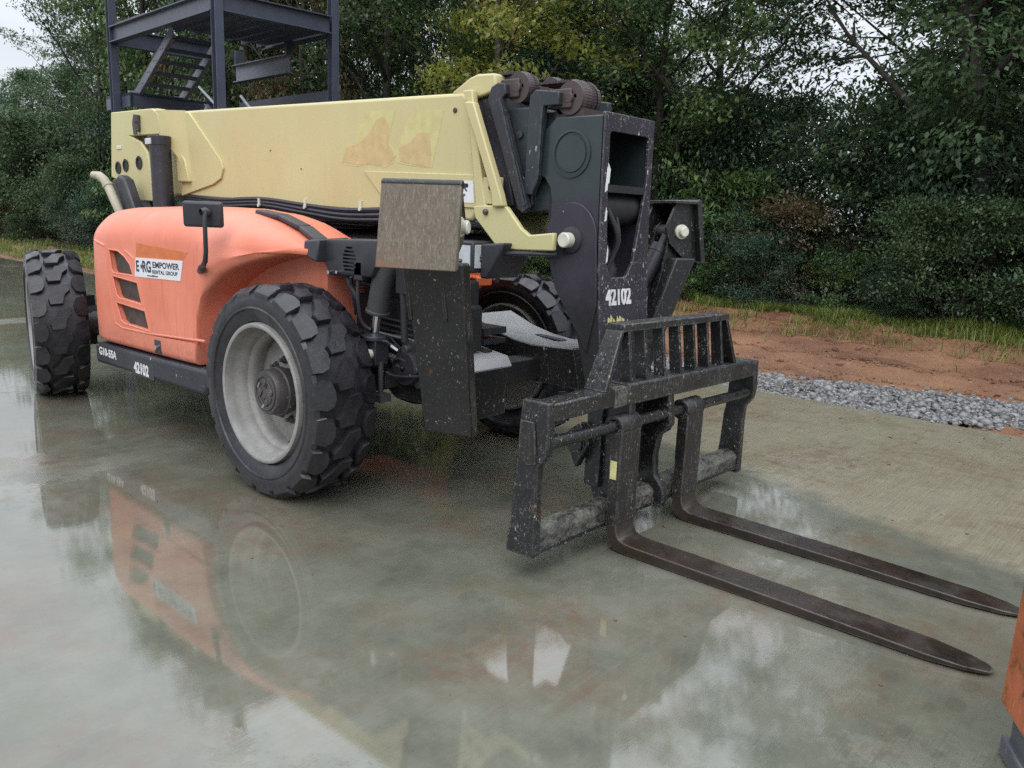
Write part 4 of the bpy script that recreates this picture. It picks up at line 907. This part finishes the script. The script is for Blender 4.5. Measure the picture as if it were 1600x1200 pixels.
# ---- fork carriage
FC = empty('fork_carriage', (1.9, .07, 0), TH)
def fsub(name, m, mat, **k):
    m.v = [(x-1.9, y-.07, z) for x, y, z in m.v]; return obj(name, m, mat, FC, **k)
def endplate(y0, y1, dz=0.):
    m = M(); m.prism([(x, z+dz) for x, z in [(1.845, .90), (2.005, .90), (2.012, .70), (2.0, .645), (1.955, .585), (1.95, .49), (1.955, .135), (1.94, .12), (1.775, .12), (1.775, .20), (1.79, .235), (1.80, .31), (1.81, .51), (1.825, .61), (1.83, .78)]], 'y', y0, y1); return m
fsub('end_plate', endplate(-1.035, -.985, .0), 'carriage', bevel=.008)
fsub('end_plate', endplate(1.12, 1.17, -.03), 'carriage', bevel=.008)
m = M(); m.prism([(1.838, .62), (1.846, .80), (1.93, .80), (1.95, .60), (1.90, .585)], 'y', -1.046, -1.03); fsub('wear_plate', m, 'shank', bevel=.004)
m = M(); m.hexa([(1.86, -.99, .795), (1.985, -.99, .795), (1.985, -.36, .795), (1.86, -.36, .795), (1.86, -.99, .885), (1.985, -.99, .885), (1.985, -.36, .885), (1.86, -.36, .885)]); fsub('top_bar', m, 'carriage', bevel=.008)
m = M(); m.hexa([(1.85, -.36, .79), (2.0, -.36, .79), (2.0, 1.14, .765), (1.85, 1.14, .765), (1.85, -.36, .905), (2.0, -.36, .905), (2.0, 1.14, .875), (1.85, 1.14, .875)]); fsub('top_bar', m, 'carriage_bar', bevel=.01)
m = M(); m.box(1.848, 1.99, -.47, -.345, .788, .892); fsub('bare_sleeve', m, 'crust', bevel=.006)
m = M(); m.tube([(1.965, -.99, .695), (1.965, 1.14, .655)], .031, 20); fsub('fork_shaft', m, 'carriage')
m = M(); m.prism([(1.80, .14), (1.80, .215), (1.83, .245), (1.90, .245), (1.935, .21), (1.935, .14)], 'y', -.99, 1.13); fsub('bottom_bar', m, 'crust', bevel=.006)
m = M(); m.prism([(1.795, .125), (1.795, .15), (1.94, .15), (1.94, .125)], 'y', -.985, 1.125); fsub('bottom_strip', m, 'carriage')
# load backrest
zt = 1.20
m = M(); m.hexa([(1.84, -.37, zt-.03), (1.95, -.37, zt-.03), (1.95, .80, zt-.045), (1.84, .80, zt-.045), (1.84, -.37, zt+.012), (1.95, -.37, zt+.012), (1.95, .80, zt-.005), (1.84, .80, zt-.005)]); fsub('backrest_top_bar', m, 'carriage_bar', bevel=.005)
for y in (-.31, -.16, .03, .20, .365, .53, .70):
    m = M(); m.hexa([(1.91, y-.010, .88), (1.985, y-.010, .88), (1.985, y+.010, .88), (1.91, y+.010, .88), (1.875, y-.010, zt-.03), (1.945, y-.010, zt-.03), (1.945, y+.010, zt-.03), (1.875, y+.010, zt-.03)]); fsub('backrest_bar', m, 'carriage', bevel=.003)
m = M(); m.hexa([(1.85, -.56, .885), (1.985, -.56, .885), (1.985, -.53, .885), (1.85, -.53, .885), (1.85, -.39, zt-.02), (1.95, -.39, zt-.02), (1.95, -.365, zt-.02), (1.85, -.365, zt-.02)]); fsub('backrest_strap', m, 'carriage', bevel=.004)
m = M(); m.hexa([(1.85, .86, .87), (1.985, .86, .87), (1.985, .89, .87), (1.85, .89, .87), (1.85, .765, zt-.04), (1.95, .765, zt-.04), (1.95, .79, zt-.04), (1.85, .79, zt-.04)]); fsub('backrest_strap', m, 'carriage', bevel=.004)
# hanger plates between the bars
for y in (-.33, .07):
    m = M(); m.prism([(1.84, .80), (1.99, .80), (2.0, .70), (2.01, .62), (1.985, .575), (1.94, .54), (1.92, .42), (1.93, .30), (1.985, .24), (2.0, .18), (1.985, .12), (1.95, .105), (1.90, .12), (1.80, .2), (1.76, .3), (1.75, .55), (1.80, .72)], 'y', y, y+.055); fsub('hanger_plate', m, 'carriage', bevel=.008)
m = M(); m.box(1.74, 1.84, -.36, .15, .30, .84); m.prism([(1.72, .40), (1.66, .52), (1.66, .60), (1.74, .66), (1.80, .55)], 'y', -.42, -.36); m.tube([(1.72, -.45, .54), (1.72, .22, .54)], .05, 16); m.box(1.76, 1.83, .12, .45, .75, .84); fsub('mount_plate', m, 'carriage', bevel=.008)
for y in (-.34, .345):
    f = M()
    # bent tine: shank, heel, tapering blade with a rounded tip; hw = half width
    hw = .088
    prof_o = [(1.955, .655), (1.952, .14), (1.962, .07), (1.985, .028), (2.03, .008), (2.10, .004), (3.0, .004), (3.78, .010)]   # underside
    prof_i = [(2.015, .655), (2.012, .17), (2.018, .11), (2.035, .078), (2.07, .064), (2.12, .060), (3.0, .048), (3.78, .022)]   # load face
    ws = [hw]*6+[hw, .045]
    vs = []
    P_o = prof_o[:-1]+[(3.55, .006), (3.70, .008), (3.765, .010), (3.79, .013)]; P_i = prof_i[:-1]+[(3.55, .034), (3.70, .027), (3.765, .024), (3.79, .020)]
    ws = [hw]*7+[hw*.98, hw*.74, hw*.46, hw*.22]
    for (a, b), (c, d), q_ in zip(P_o, P_i, ws): vs += [(a, y-q_, b), (a, y+q_, b), (c, y+q_, d), (c, y-q_, d)]
    k = len(P_o); fs = [(4*i+j, 4*i+(j+1) % 4, 4*i+4+(j+1) % 4, 4*i+4+j) for i in range(k-1) for j in range(4)]+[(3, 2, 1, 0), (4*k-4, 4*k-3, 4*k-2, 4*k-1)]
    f.add(vs, fs); f.v = [(x, y_, z) for x, y_, z in f.v]
    fo = fsub('fork_tine', f, 'fork', bevel=.007, smooth=50)
    zc = .695-.0188*(y+.99)
    h_ = M(); h_.lathe([(-.092, .036), (-.096, .040), (-.096, .056), (-.088, .060), (.088, .060), (.096, .056), (.096, .040), (.092, .036)], (1.965, y, zc), 'y', 24, closed=True); h_.prism([(1.95, .655), (2.018, .655), (2.022, zc-.005), (1.93, zc-.01)], 'y', y-hw, y+hw)
    fsub('tine_eye', h_, 'carriage_bar', bevel=.004)
    s_ = M(); s_.hexa([(1.949, y-hw-.004, .12), (2.0165, y-hw-.004, .15), (2.0165, y+hw+.004, .15), (1.949, y+hw+.004, .12), (1.951, y-hw-.004, .66), (2.0195, y-hw-.004, .66), (2.0195, y+hw+.004, .66), (1.951, y+hw+.004, .66)])
    fsub('tine_shank', s_, 'shank', bevel=.005)
m = M(); m.box(1.96, 2.0, -.4335, -.43, .40, .50); fsub('warning_sticker', m, 'yellow_chip')
# ------------------------------------------------------------------ orange machine leg at the right edge
LG = empty('machine_leg', (4.26, -1.05, 0)); tag(LG, 'chipped orange steel leg with a grey foot at the right edge, beside the fork tips', 'machine leg')

# ------------------------------------------------------------------ steel platform behind the machine
SP = empty('steel_platform', (-10.13, 4.28, 0)); SP.rotation_euler = (0, 0, math.atan2(.064, -.998))
tag(SP, 'dark blue steel stair platform frame behind the telehandler boom', 'platform')
# local axes: x = along the long side (u), y = -v
def sp(name, m, mat='steel_struct', **k): return obj(name, m, mat, SP, **k)
def hcol(u, v, z0, z1):
    m = M(); d = .085; w_ = .08; t_ = .014
    m.box(u-d, u-d+t_, -v-w_, -v+w_, z0, z1); m.box(u+d-t_, u+d, -v-w_, -v+w_, z0, z1); m.box(u-d+t_, u+d-t_, -v-.012, -v+.012, z0, z1); m.box(u-.25, u+.25, -v-.25, -v+.25, z0, z0+.03); return m
LU, LV, ZB = 5.05, 2.42, 5.10
for u in (0.02, LU):
    for v in (0, LV): sp('column', hcol(u, v, -.1, 9.4))
def beam_u(v, z0, z1, u0=.11, u1=LU-.09, fl=.10):
    m = M(); m.box(u0, u1, -v-fl, -v+fl, z1-.022, z1); m.box(u0, u1, -v-fl, -v+fl, z0, z0+.022); m.box(u0, u1, -v-.012, -v+.012, z0+.022, z1-.022); return m
def beam_v(u, z0, z1, v0=.09, v1=LV-.09, fl=.10):
    m = M(); m.box(u-fl, u+fl, -v1, -v0, z1-.022, z1); m.box(u-fl, u+fl, -v1, -v0, z0, z0+.022); m.box(u-.012, u+.012, -v1, -v0, z0+.022, z1-.022); return m
def chan_u(v, z0, z1, u0, u1):
    m = M(); m.box(u0, u1, -v-.02, -v+.02, z0, z1); m.box(u0, u1, -v-.02, -v+.10, z1-.02, z1); m.box(u0, u1, -v-.02, -v+.10, z0, z0+.02); return m
sp('beam', beam_u(0, ZB+.03, ZB+.36)); sp('beam', beam_v(.02, ZB+.03, ZB+.36)); sp('beam', beam_v(LU, ZB, ZB+.36)); sp('beam', beam_u(LV, ZB+.02, ZB+.36, .11, 2.7))
sp('beam', beam_u(LV-.1, 4.52, 4.90, 1.5, 3.9), 'steel_light')
for u_ in (1.56, 3.8): sp('hanger', M().box(u_-.05, u_+.05, -LV+.02, -LV+.18, 4.90, ZB+.11))
sp('beam', beam_u(0, 8.4, 8.75)); sp('beam', beam_v(.02, 8.4, 8.75)); sp('beam', beam_v(LU, 8.4, 8.75)); sp('beam', beam_u(LV, 8.4, 8.75))
m = M(); m.box(.1, 2.55, -LV+.1, -.1, ZB+.10, ZB+.16)
for k in range(6): m.box(.1, 2.55, -.35-k*.36, -.31-k*.36, ZB+.02, ZB+.10)
sp('deck', m)
m = M(); m.box(.1, 2.9, -LV+.1, -.1, 8.74, 8.80); sp('deck', m)
m = M(); m.box(3.1, 4.6, -.05, .05, ZB+.36, ZB+.40); sp('toe_plate', m)
# stair flight from the deck down to the landing
def flight(u0, z0, u1, z1, v0, v1, n_):
    for v in (v0, v1):
        m = M(); m.bar((u0, -v, z0), (u1, -v, z1), .03, .20, (0, 0, 1)); m.bar((u0, -v-.03, z0-.10), (u1, -v-.03, z1-.10), .09, .014); m.bar((u0, -v-.03, z0+.10), (u1, -v-.03, z1+.10), .09, .014)
        for k in range(n_):
            f_ = (k+.5)/n_
            for dd in (-.05, .05): m.disc((u0+(u1-u0)*f_+dd, -v+.015, z0+(z1-z0)*f_), 'y', .016, .012, 8)
        sp('stringer', m, 'steel_light')
    for k in range(n_):
        f_ = (k+.5)/n_; uu = u0+(u1-u0)*f_; zz_ = z0+(z1-z0)*f_
        m = M(); m.box(uu-.14, uu+.14, -v1+.02, -v0-.02, zz_-.01, zz_+.025); m.box(uu-.15, uu-.12, -v1+.02, -v0-.02, zz_-.06, zz_+.025)
        sp('tread', m)
        m = M(); m.box(uu-.10, uu+.10, -v1-.02, -v1+.02, zz_-.07, zz_+.05); sp('tread_bracket', m, 'steel_pale')
flight(2.60, 5.16, 4.80, 3.98, .30, 1.30, 6)
m = M(); m.box(4.45, 5.9, -LV, -.1, 4.02, 4.08); m.box(4.45, 4.50, -LV, -.1, 3.78, 4.08); m.box(4.45, 5.9, -.16, -.1, 3.78, 4.08); m.box(.3, 4.5, -LV-.3, -LV-.25, 3.70, 4.16); m.box(.3, 4.5, -LV-.3, -1.6, 3.66, 3.72); sp('landing', m)
for y0_, y1_ in ((-.42, -.12), (-1.5, -1.15)): sp('landing_bracket', M().box(4.58, 4.635, y0_, y1_, 3.88, 4.13), 'steel_pale')
def rail(u0, z0, u1, z1, v):
    m = M(); m.tube([(u0, -v, z0), (u1, -v, z1)], .026, 8); return m
sp('handrail', rail(1.60, 4.0, .55, 3.42, .35), 'steel_pale'); sp('handrail', rail(.42, 3.78, -.3, 3.28, .62), 'steel_pale')
flight(1.7, 3.6, -.6, 2.0, .5, 1.5, 7)

# ------------------------------------------------------------------ woods: leaves are small faces spread along every twig
def leaf_mat(name, stops, trans=.35):
    t = NT(name); a = t.n.new('ShaderNodeAttribute'); a.attribute_name = 'tint'
    r = t.n.new('ShaderNodeValToRGB'); r.color_ramp.elements[0].position = 0; r.color_ramp.elements[0].color = (*stops[0], 1)
    r.color_ramp.elements[1].position = 1; r.color_ramp.elements[1].color = (*stops[-1], 1)
    for k, c in enumerate(stops[1:-1]): e = r.color_ramp.elements.new((k+1)/(len(stops)-1)); e.color = (*c, 1)
    t.l.new(a.outputs['Fac'], r.inputs[0])
    t.set(base=r.outputs[0], rough=.42, spec=.45)
    tr = t.n.new('ShaderNodeBsdfTranslucent'); t.l.new(r.outputs[0], tr.inputs[0])
    mxs = t.n.new('ShaderNodeMixShader'); mxs.inputs[0].default_value = trans
    t.l.new(t.b.outputs[0], mxs.inputs[1]); t.l.new(tr.outputs[0], mxs.inputs[2]); t.l.new(mxs.outputs[0], t.n['Material Output'].inputs[0])
    return t.m
MAT['leaf_dark'] = leaf_mat('dark_green_leaves', [(0.039, 0.074, 0.035), (0.07, 0.128, 0.054), (0.098, 0.155, 0.066), (0.136, 0.19, 0.098)])
MAT['leaf_mid'] = leaf_mat('mid_green_leaves', [(0.05, 0.098, 0.035), (0.098, 0.17, 0.057), (0.14, 0.217, 0.07), (0.194, 0.253, 0.098)])
MAT['leaf_yellow'] = leaf_mat('yellowing_leaves', [(0.145, 0.204, 0.043), (0.261, 0.3, 0.057), (0.3, 0.3, 0.066), (0.3, 0.222, 0.077)], .45)
MAT['leaf_brown'] = leaf_mat('browning_leaves', [(0.088, 0.106, 0.049), (0.145, 0.12, 0.066), (0.204, 0.112, 0.07), (0.145, 0.165, 0.068)])
MAT['leaf_bright'] = leaf_mat('bright_green_shrub_leaves', [(0.068, 0.136, 0.05), (0.116, 0.214, 0.07), (0.165, 0.261, 0.081), (0.232, 0.29, 0.098)], .4)
MAT['leaf_blue'] = leaf_mat('blue_green_shrub_leaves', [(0.039, 0.081, 0.054), (0.066, 0.128, 0.081), (0.098, 0.165, 0.109), (0.116, 0.184, 0.098)])
def bark_mat():
    t = NT('wet_bark'); n_ = t.noise(4, 6, .7, co=t.map((5, 5, .8)))
    t.set(base=t.mix(t.rng(n_, .3, .7), (.022, .018, .016), (.065, .055, .048)), rough=.7); t.bump(n_, .8, .03); return t.m
MAT['bark'] = bark_mat()
def leaves(P, D, size, tint, asp=.5):
    """one folded quad per leaf: P centres, D spray directions"""
    n_ = len(P); d = D+rng.normal(0, .55, (n_, 3)); d[:, 2] -= .25; d /= np.linalg.norm(d, axis=1, keepdims=True)
    nn = rng.normal(0, .42, (n_, 3)); nn[:, 2] += 1; s_ = np.cross(d, nn); s_ /= np.linalg.norm(s_, axis=1, keepdims=True)+1e-9
    up = np.cross(s_, d)
    L_ = (size*rng.uniform(.65, 1.3, n_))[:, None]; W_ = L_*asp*.5
    V_ = np.stack([P-d*L_*.5, P+s_*W_+up*W_*.35, P+d*L_*.5, P-s_*W_+up*W_*.35], 1).reshape(-1, 3)
    return V_, np.arange(4*n_).reshape(-1, 4), np.clip(tint, 0, 1)
def make_plant(H, crown_r, base=.18, n_limb=14, nsub=6, ntip=5, per=11, leaf=.11, spread=.32, mat='leaf_dark', trunk_r=.16, lean=(0, 0), up=.55, seed=0, asp=.5, stems=1, drop=0., shape=None, gmin=.3):
    rs = np.random.default_rng(seed); tr = M(); tips = []; dirs = []
    for s_ in range(stems):
        a0 = rs.uniform(0, 2*PI); ln = np.array([lean[0]+(.35*math.cos(a0) if stems > 1 else 0), lean[1]+(.35*math.sin(a0) if stems > 1 else 0)])
        K = 9; tp = []
        for k in range(K):
            f_ = k/(K-1); tp.append(np.array([ln[0]*H*f_+rs.normal(0, .05)*H*.12*f_, ln[1]*H*f_+rs.normal(0, .05)*H*.12*f_, H*.86*f_]))
        tp = np.array(tp); tr.tube(tp, [trunk_r*(1-.86*k/(K-1)) for k in range(K)], 9)
        for i in range(n_limb):
            f_ = base+(.98-base)*((i+rs.uniform(0, .8))/n_limb); q_ = f_*(K-1); j = min(int(q_), K-2); p0 = tp[j]+(tp[j+1]-tp[j])*(q_-j)
            prof = (shape or (lambda f: math.sin(PI*min(1, .25+.80*f))**.75))((f_-base)/(1-base))
            az = i*2.399+rs.normal(0, .35)+a0; el = rs.uniform(.15, up)+.45*f_; ln_ = crown_r*prof*rs.uniform(.75, 1.18)
            d0 = np.array([math.cos(az)*math.cos(el), math.sin(az)*math.cos(el), math.sin(el)])
            pts = [p0]
            for k in range(1, 5): pts.append(pts[-1]+(d0+np.array([0, 0, .10*k-.15])+rs.normal(0, .14, 3))*ln_/4)
            rb = trunk_r*(1-.84*f_)*.55; tr.tube(pts, [max(.012, rb*(1-.22*k)) for k in range(5)], 6, caps=False)
            for b in range(nsub):
                g = rs.uniform(gmin, 1.0); q2 = g*4; j2 = min(int(q2), 3); p1 = pts[j2]+(pts[j2+1]-pts[j2])*(q2-j2)
                d1 = d0*.5+rs.normal(0, .62, 3); d1[2] += .08; d1 /= np.linalg.norm(d1); l1 = ln_*rs.uniform(.22, .48)
                p2 = p1+d1*l1*.55; p3 = p2+(d1+rs.normal(0, .3, 3))*l1*.5
                tr.tube([p1, p2, p3], [max(.008, rb*.35), .009, .004], 4, caps=False)
                for t_ in range(ntip):
                    tips.append(p1+(p3-p1)*rs.uniform(.35, 1.15)+rs.normal(0, spread*.4, 3)*np.array([1, 1, .7])); dirs.append(d1)
    tips = np.array(tips); dirs = np.array(dirs)
    if drop: k_ = rs.random(len(tips)) > drop; tips, dirs = tips[k_], dirs[k_]
    nt = len(tips); st_ = np.clip(rs.normal(.45, .26, nt), 0, 1)
    P = np.repeat(tips, per, 0)+rs.normal(0, 1, (nt*per, 3))*np.array([spread, spread, spread*.42])*np.repeat(rs.uniform(.6, 1.25, nt), per)[:, None]
    P[:, 2] = np.maximum(P[:, 2], .05)
    V_, F_, T_ = leaves(P, np.repeat(dirs, per, 0), leaf, np.repeat(st_, per)+rs.normal(0, .14, nt*per), asp)
    me = np_mesh('crown', V_, F_, [MAT[mat]], T_)
    tm = bpy.data.meshes.new('trunk'); tm.from_pydata([tuple(v) for v in tr.v], [], tr.f); tm.materials.append(MAT['bark']); tm.polygons.foreach_set('use_smooth', [True]*len(tm.polygons))
    return tm, me
def plant(kind, proto, x, y, label, cat, group, rz=None, s=1., sz=1., parts=('trunk', 'crown')):
    z = float(ground_z(np.array([x]), np.array([y]))[0]) if 4.4 < y < 15 else -.2
    r = empty(kind, (x, y, z-.03)); r.rotation_euler = (0, 0, rng.uniform(0, 6.28) if rz is None else rz); r.scale = (s, s, s*sz)
    tag(r, label, cat, group)
    for nm, me in zip(parts, proto):
        o_ = bpy.data.objects.new(nm, me); COL.objects.link(o_); o_.parent = r
    return r
LG.location = (4.062, -.94, 0); LG.rotation_euler = (0, 0, R(28))
m = M(); m.hexa([(-.12, -.10, .185), (.34, -.10, .185), (.34, .12, .185), (-.12, .12, .185), (-.10, -.10, 1.35), (.36, -.10, 1.35), (.36, .12, 1.35), (-.10, .12, 1.35)]); m.box(-.126, .35, -.112, -.09, .20, .24)
obj('post', m, 'chipped_orange', LG, bevel=.022, seg=3)
m = M(); obj('edge_plate', m.box(-.115, -.098, -.075, .10, .25, 1.25), 'chipped_orange', LG, bevel=.004); m = M(); m.box(-.11, .37, -.115, .135, 1.33, 1.38); m.tube([(.1, .0, 1.38), (.1, .0, 1.46)], .05, 16); obj('top_cap', m, 'chipped_orange', LG, bevel=.004)
m = M(); m.box(-.085, .32, -.075, .09, .05, .20); m.box(-.105, .34, -.10, .11, .0, .07); m.tube([(-.07, -.085, .09), (.3, -.085, .09)], .028, 12); obj('foot', m, 'grey_foot', LG, bevel=.01)

P_DARK = make_plant(11.5, 3.5, base=.22, n_limb=16, nsub=8, ntip=5, per=32, leaf=.125, spread=.275, mat='leaf_dark', trunk_r=.17, seed=1)
P_DARK2 = make_plant(10.5, 3.1, base=.15, n_limb=15, nsub=8, ntip=5, per=32, leaf=.125, spread=.275, mat='leaf_dark', trunk_r=.15, seed=2, lean=(.06, .02))
P_MID = make_plant(10.5, 3.3, base=.2, n_limb=15, nsub=8, ntip=5, per=32, leaf=.125, spread=.275, mat='leaf_mid', trunk_r=.15, seed=3)
P_YEL = make_plant(10.0, 2.9, base=.12, n_limb=15, nsub=8, ntip=5, per=32, leaf=.125, spread=.275, mat='leaf_yellow', trunk_r=.13, seed=4)
P_BRN = make_plant(9.5, 2.7, base=.2, n_limb=13, nsub=8, ntip=5, per=32, leaf=.125, spread=.275, mat='leaf_brown', trunk_r=.13, seed=5)
P_OAK = make_plant(13.0, 5.2, base=.30, n_limb=17, nsub=9, ntip=6, per=34, leaf=.125, spread=.275, mat='leaf_dark', trunk_r=.27, seed=6, lean=(-.20, -.02), up=.8, gmin=.6)
P_SB1 = make_plant(2.6, 1.25, base=.05, n_limb=10, nsub=5, ntip=4, per=20, leaf=.12, spread=.19, mat='leaf_bright', trunk_r=.03, seed=7, stems=2, asp=.30)
P_SB2 = make_plant(3.4, 1.5, base=.04, n_limb=13, nsub=5, ntip=4, per=28, leaf=.078, spread=.23, mat='leaf_blue', trunk_r=.035, seed=8, stems=2, asp=.45)
P_SB3 = make_plant(3.0, 1.4, base=.04, n_limb=12, nsub=5, ntip=4, per=28, leaf=.075, spread=.22, mat='leaf_dark', trunk_r=.035, seed=9, stems=2, asp=.5)
P_SB4 = make_plant(2.2, 1.1, base=.05, n_limb=10, nsub=5, ntip=4, per=24, leaf=.078, spread=.2, mat='leaf_brown', trunk_r=.03, seed=10, stems=2, asp=.45)
def gap(x, y, lo=1.0):     # an opening in the woods where sky shows
    dx, dy = -.375, .927; px_, py_ = x-4.27, y+3.92; return abs(px_*dy-py_*dx)
# back rows
k = 0
for row, (dy, step) in enumerate(((3.6, 2.7), (7.2, 3.0), (11.5, 3.4))):
    for x in np.arange(-46, 13, step):
        xx = x+rng.uniform(-.7, .7); yy = float(tree_line(xx))+dy+rng.uniform(-.8, .8)
        if gap(xx, yy) < 2.9: continue
        pr = (P_DARK, P_DARK2, P_MID)[int(rng.integers(0, 3))]; s_ = rng.uniform(.82, 1.12)*(1-.03*row)
        if xx < -38+row*-3: s_ *= .55
        elif xx < -31: s_ *= .75
        plant('broadleaf_tree', pr, xx, yy, 'dark broadleaf tree deep in the woods behind the front trees', 'tree', 'trees deep in the woods', s=s_, sz=(1.5 if -27 < xx < -13 else 1.))
# front row, each described by what stands by it
front = [
 (-41, 1.0, P_DARK, .38, 1, 'lowest dark tree at the far left end of the woods, past the rear wheel'),
 (-36.5, .8, P_MID, .46, 1, 'small green tree at the left edge of the picture under open sky'),
 (-32.5, .6, P_DARK2, .52, 1, 'small dark tree above the rear wheel, under open sky'),
 (-25.6, .6, P_DARK, .78, 1.25, 'dark tree left of the steel platform, its crown against the open sky'),
 (-22.9, .6, P_MID, 1.05, 1.5, 'green tree behind the left column of the steel platform'),
 (-20.9, 1.6, P_BRN, 1.05, 1.6, 'brown tinged tree behind the stair of the steel platform'),
 (-18.6, .7, P_DARK2, 1.0, 1.6, 'dark tree behind the middle column of the steel platform'),
 (-16.2, .9, P_BRN, .95, 1.5, 'brown tinged tree behind the right half of the steel platform'),
 (-13.8, 1.2, P_DARK, 1.0, 1.3, 'dark tree right of the steel platform, above the middle of the boom'),
 (-11.2, 1.4, P_MID, 1.0, 1.2, 'green tree between the steel platform and the yellowing tree'),
 (-8.7, -1.5, P_YEL, 1.05, 1.05, 'yellowing tree with a bright crown above the front half of the boom'),
 (-6.2, .9, P_MID, 1.0, 1, 'green tree right of the yellowing tree, above the boom head'),
 (-5.2, 1.7, P_DARK, .9, 1, 'dark tree left of the sky gap, above the raised left stabilizer'),
 (-.3, 1.5, P_DARK2, 1.08, 1, 'tall green tree between the sky gap and the leaning trunk'),
 (1.15, .9, P_OAK, 1.0, 1, 'large tree with a dark leaning trunk at upper right'),
 (1.9, 2.7, P_DARK, 1.1, 1, 'dark tree behind the leaning trunk'),
 (3.4, 1.3, P_DARK2, 1.1, 1, 'dark tree at the right edge of the picture, past the leaning trunk'),
 (6.6, 1.2, P_DARK, 1.05, 1, 'dark tree beyond the right edge of the picture, first past it'),
 (10.0, 1.4, P_MID, 1.0, 1, 'green tree beyond the right edge of the picture, second past it'),
]
for x, dy, pr, s_, sz_, lb in front: plant('broadleaf_tree', pr, x, float(tree_line(x))+dy, lb, 'tree', 'trees along the edge of the woods', s=s_, sz=sz_, rz=(0 if pr is P_OAK else float(x*1.7)))
# shrubs along the edge
sp_ = (P_SB3, P_SB2, P_SB1, P_SB3, P_SB2, P_SB4)
ADJ = {id(P_SB1): 'bright green long leaved', id(P_SB2): 'blue green', id(P_SB3): 'dark green', id(P_SB4): 'brownish'}
LAND = [(-99, 'left of the rear wheel, under the open sky'), (-34, 'behind the rear wheel'), (-29, 'behind the steel platform'), (-16, 'behind the boom'), (-8.2, 'behind the boom head'),
        (-5.4, 'behind the raised left stabilizer'), (-4.0, 'right of the raised left stabilizer'), (-2.6, 'between the stabilizer and the muddy puddle'), (-1.3, 'beyond the muddy puddle'), (.1, 'below the leaning trunk'), (1.2, 'at the right edge of the picture'), (2.3, 'beyond the right edge of the picture')]
seen_ = {}
for row, (dy, step, s0) in enumerate(((-.1, 1.15, .70), (1.0, 1.7, 1.0), (2.0, 1.9, 1.45), (3.2, 2.4, 1.6))):
    for x in np.arange(-44, 12, step):
        if x < -14 and row == 0 and rng.random() < .5: continue
        if row > 1 and x > 8.5: continue
        xx = float(x+rng.uniform(-.4, .4)); pr = sp_[int(rng.integers(0, 6))] if row < 2 else sp_[int(rng.choice([0, 1, 3, 3]))]
        s_ = s0*(rng.uniform(.45, 1.35) if row == 0 else rng.uniform(.7, 1.4))
        if row > 1: lb, gp = 'tall dark shrub deep in the shade between the tree trunks', 'shrubs deep in the woods'
        else:
            lm = [t_ for x0, t_ in LAND if xx >= x0][-1]; lb = ADJ[id(pr)]+(' low shrub in the grass ' if row == 0 else ' taller shrub behind the front shrubs ')+lm; gp = 'shrubs along the edge of the woods'
            k_ = seen_.get(lb, 0); seen_[lb] = k_+1
            if k_: lb = lb.replace('shrub ', 'shrub, %s of its kind from the left, ' % ('second', 'third', 'fourth', 'fifth', 'sixth', 'seventh', 'eighth', 'ninth')[min(k_-1, 7)], 1)
            w_ = lb.split()
            if len(w_) > 16: lb = lb.replace(' behind the front shrubs', '').replace(' of its kind', '').replace(' in the grass', '').replace('from the left, ', '')
        plant('shrub', pr, xx, float(tree_line(xx))+dy+rng.uniform(-.45, .45), lb, 'shrub', gp, s=s_, parts=('stem', 'foliage'))

# grass along the foot of the woods
def grass_mat():
    t = NT('grass_blades'); a = t.n.new('ShaderNodeAttribute'); a.attribute_name = 'tint'
    c = t.mix(a.outputs['Fac'], (.085, .135, .028), (.29, .33, .075)); t.set(base=c, rough=.45)
    tr = t.n.new('ShaderNodeBsdfTranslucent'); t.l.new(c, tr.inputs[0]); mxs = t.n.new('ShaderNodeMixShader'); mxs.inputs[0].default_value = .35
    t.l.new(t.b.outputs[0], mxs.inputs[1]); t.l.new(tr.outputs[0], mxs.inputs[2]); t.l.new(mxs.outputs[0], t.n['Material Output'].inputs[0]); return t.m
MAT['grass'] = grass_mat()
def grass(N, xr, yf, hr):
    x = rng.uniform(*xr, N); tl = tree_line(x); y = yf(x, tl, N)
    cl_ = vnoise(x*1.1, y*1.1, 21)+.5*vnoise(x*3.1, y*3.1, 22); keep = cl_ > .52+.30*rng.random(N)*(y < tl-.5)
    x, y = x[keep], y[keep]; n_ = len(x); z = ground_z(x, y)-.02
    h = rng.uniform(*hr, n_)*(.6+.8*vnoise(x*.9, y*.9, 23)); a = rng.uniform(0, 6.28, n_); b = rng.uniform(.2, 1.15, n_)
    dx, dy = np.cos(a), np.sin(a); wv_ = rng.uniform(.004, .009, n_)
    p = lambda f: np.stack([x+dx*b*h*f**2, y+dy*b*h*f**2, z+h*f*(1-.25*b*f)], 1)
    sd = np.stack([-dy, dx, np.zeros(n_)], 1)
    c0, c1, c2 = p(0.), p(.55), p(1.)
    V_ = np.stack([c0-sd*wv_[:, None], c0+sd*wv_[:, None], c1+sd*wv_[:, None]*.8, c1-sd*wv_[:, None]*.8, c2+sd*.001, c2-sd*.001], 1).reshape(-1, 3)
    k_ = np.arange(n_)[:, None]*6; F_ = np.stack([k_+np.array([0, 1, 2, 3]), k_+np.array([3, 2, 4, 5])], 1).reshape(-1, 4)
    tt = np.repeat(np.clip(rng.normal(.45, .25, n_), 0, 1), 2)
    o_ = bpy.data.objects.new('grass', np_mesh('grass', V_, F_, [MAT['grass']], tt)); COL.objects.link(o_); stuff(o_)
grass(170000, (-7, 9), lambda x, tl, n_: tl-rng.gamma(1.5, .42, n_)+.35, (.10, .30))
grass(36000, (-43, -7), lambda x, tl, n_: tl-.2-rng.random(n_)*(tl-5.0)*.95, (.10, .32))
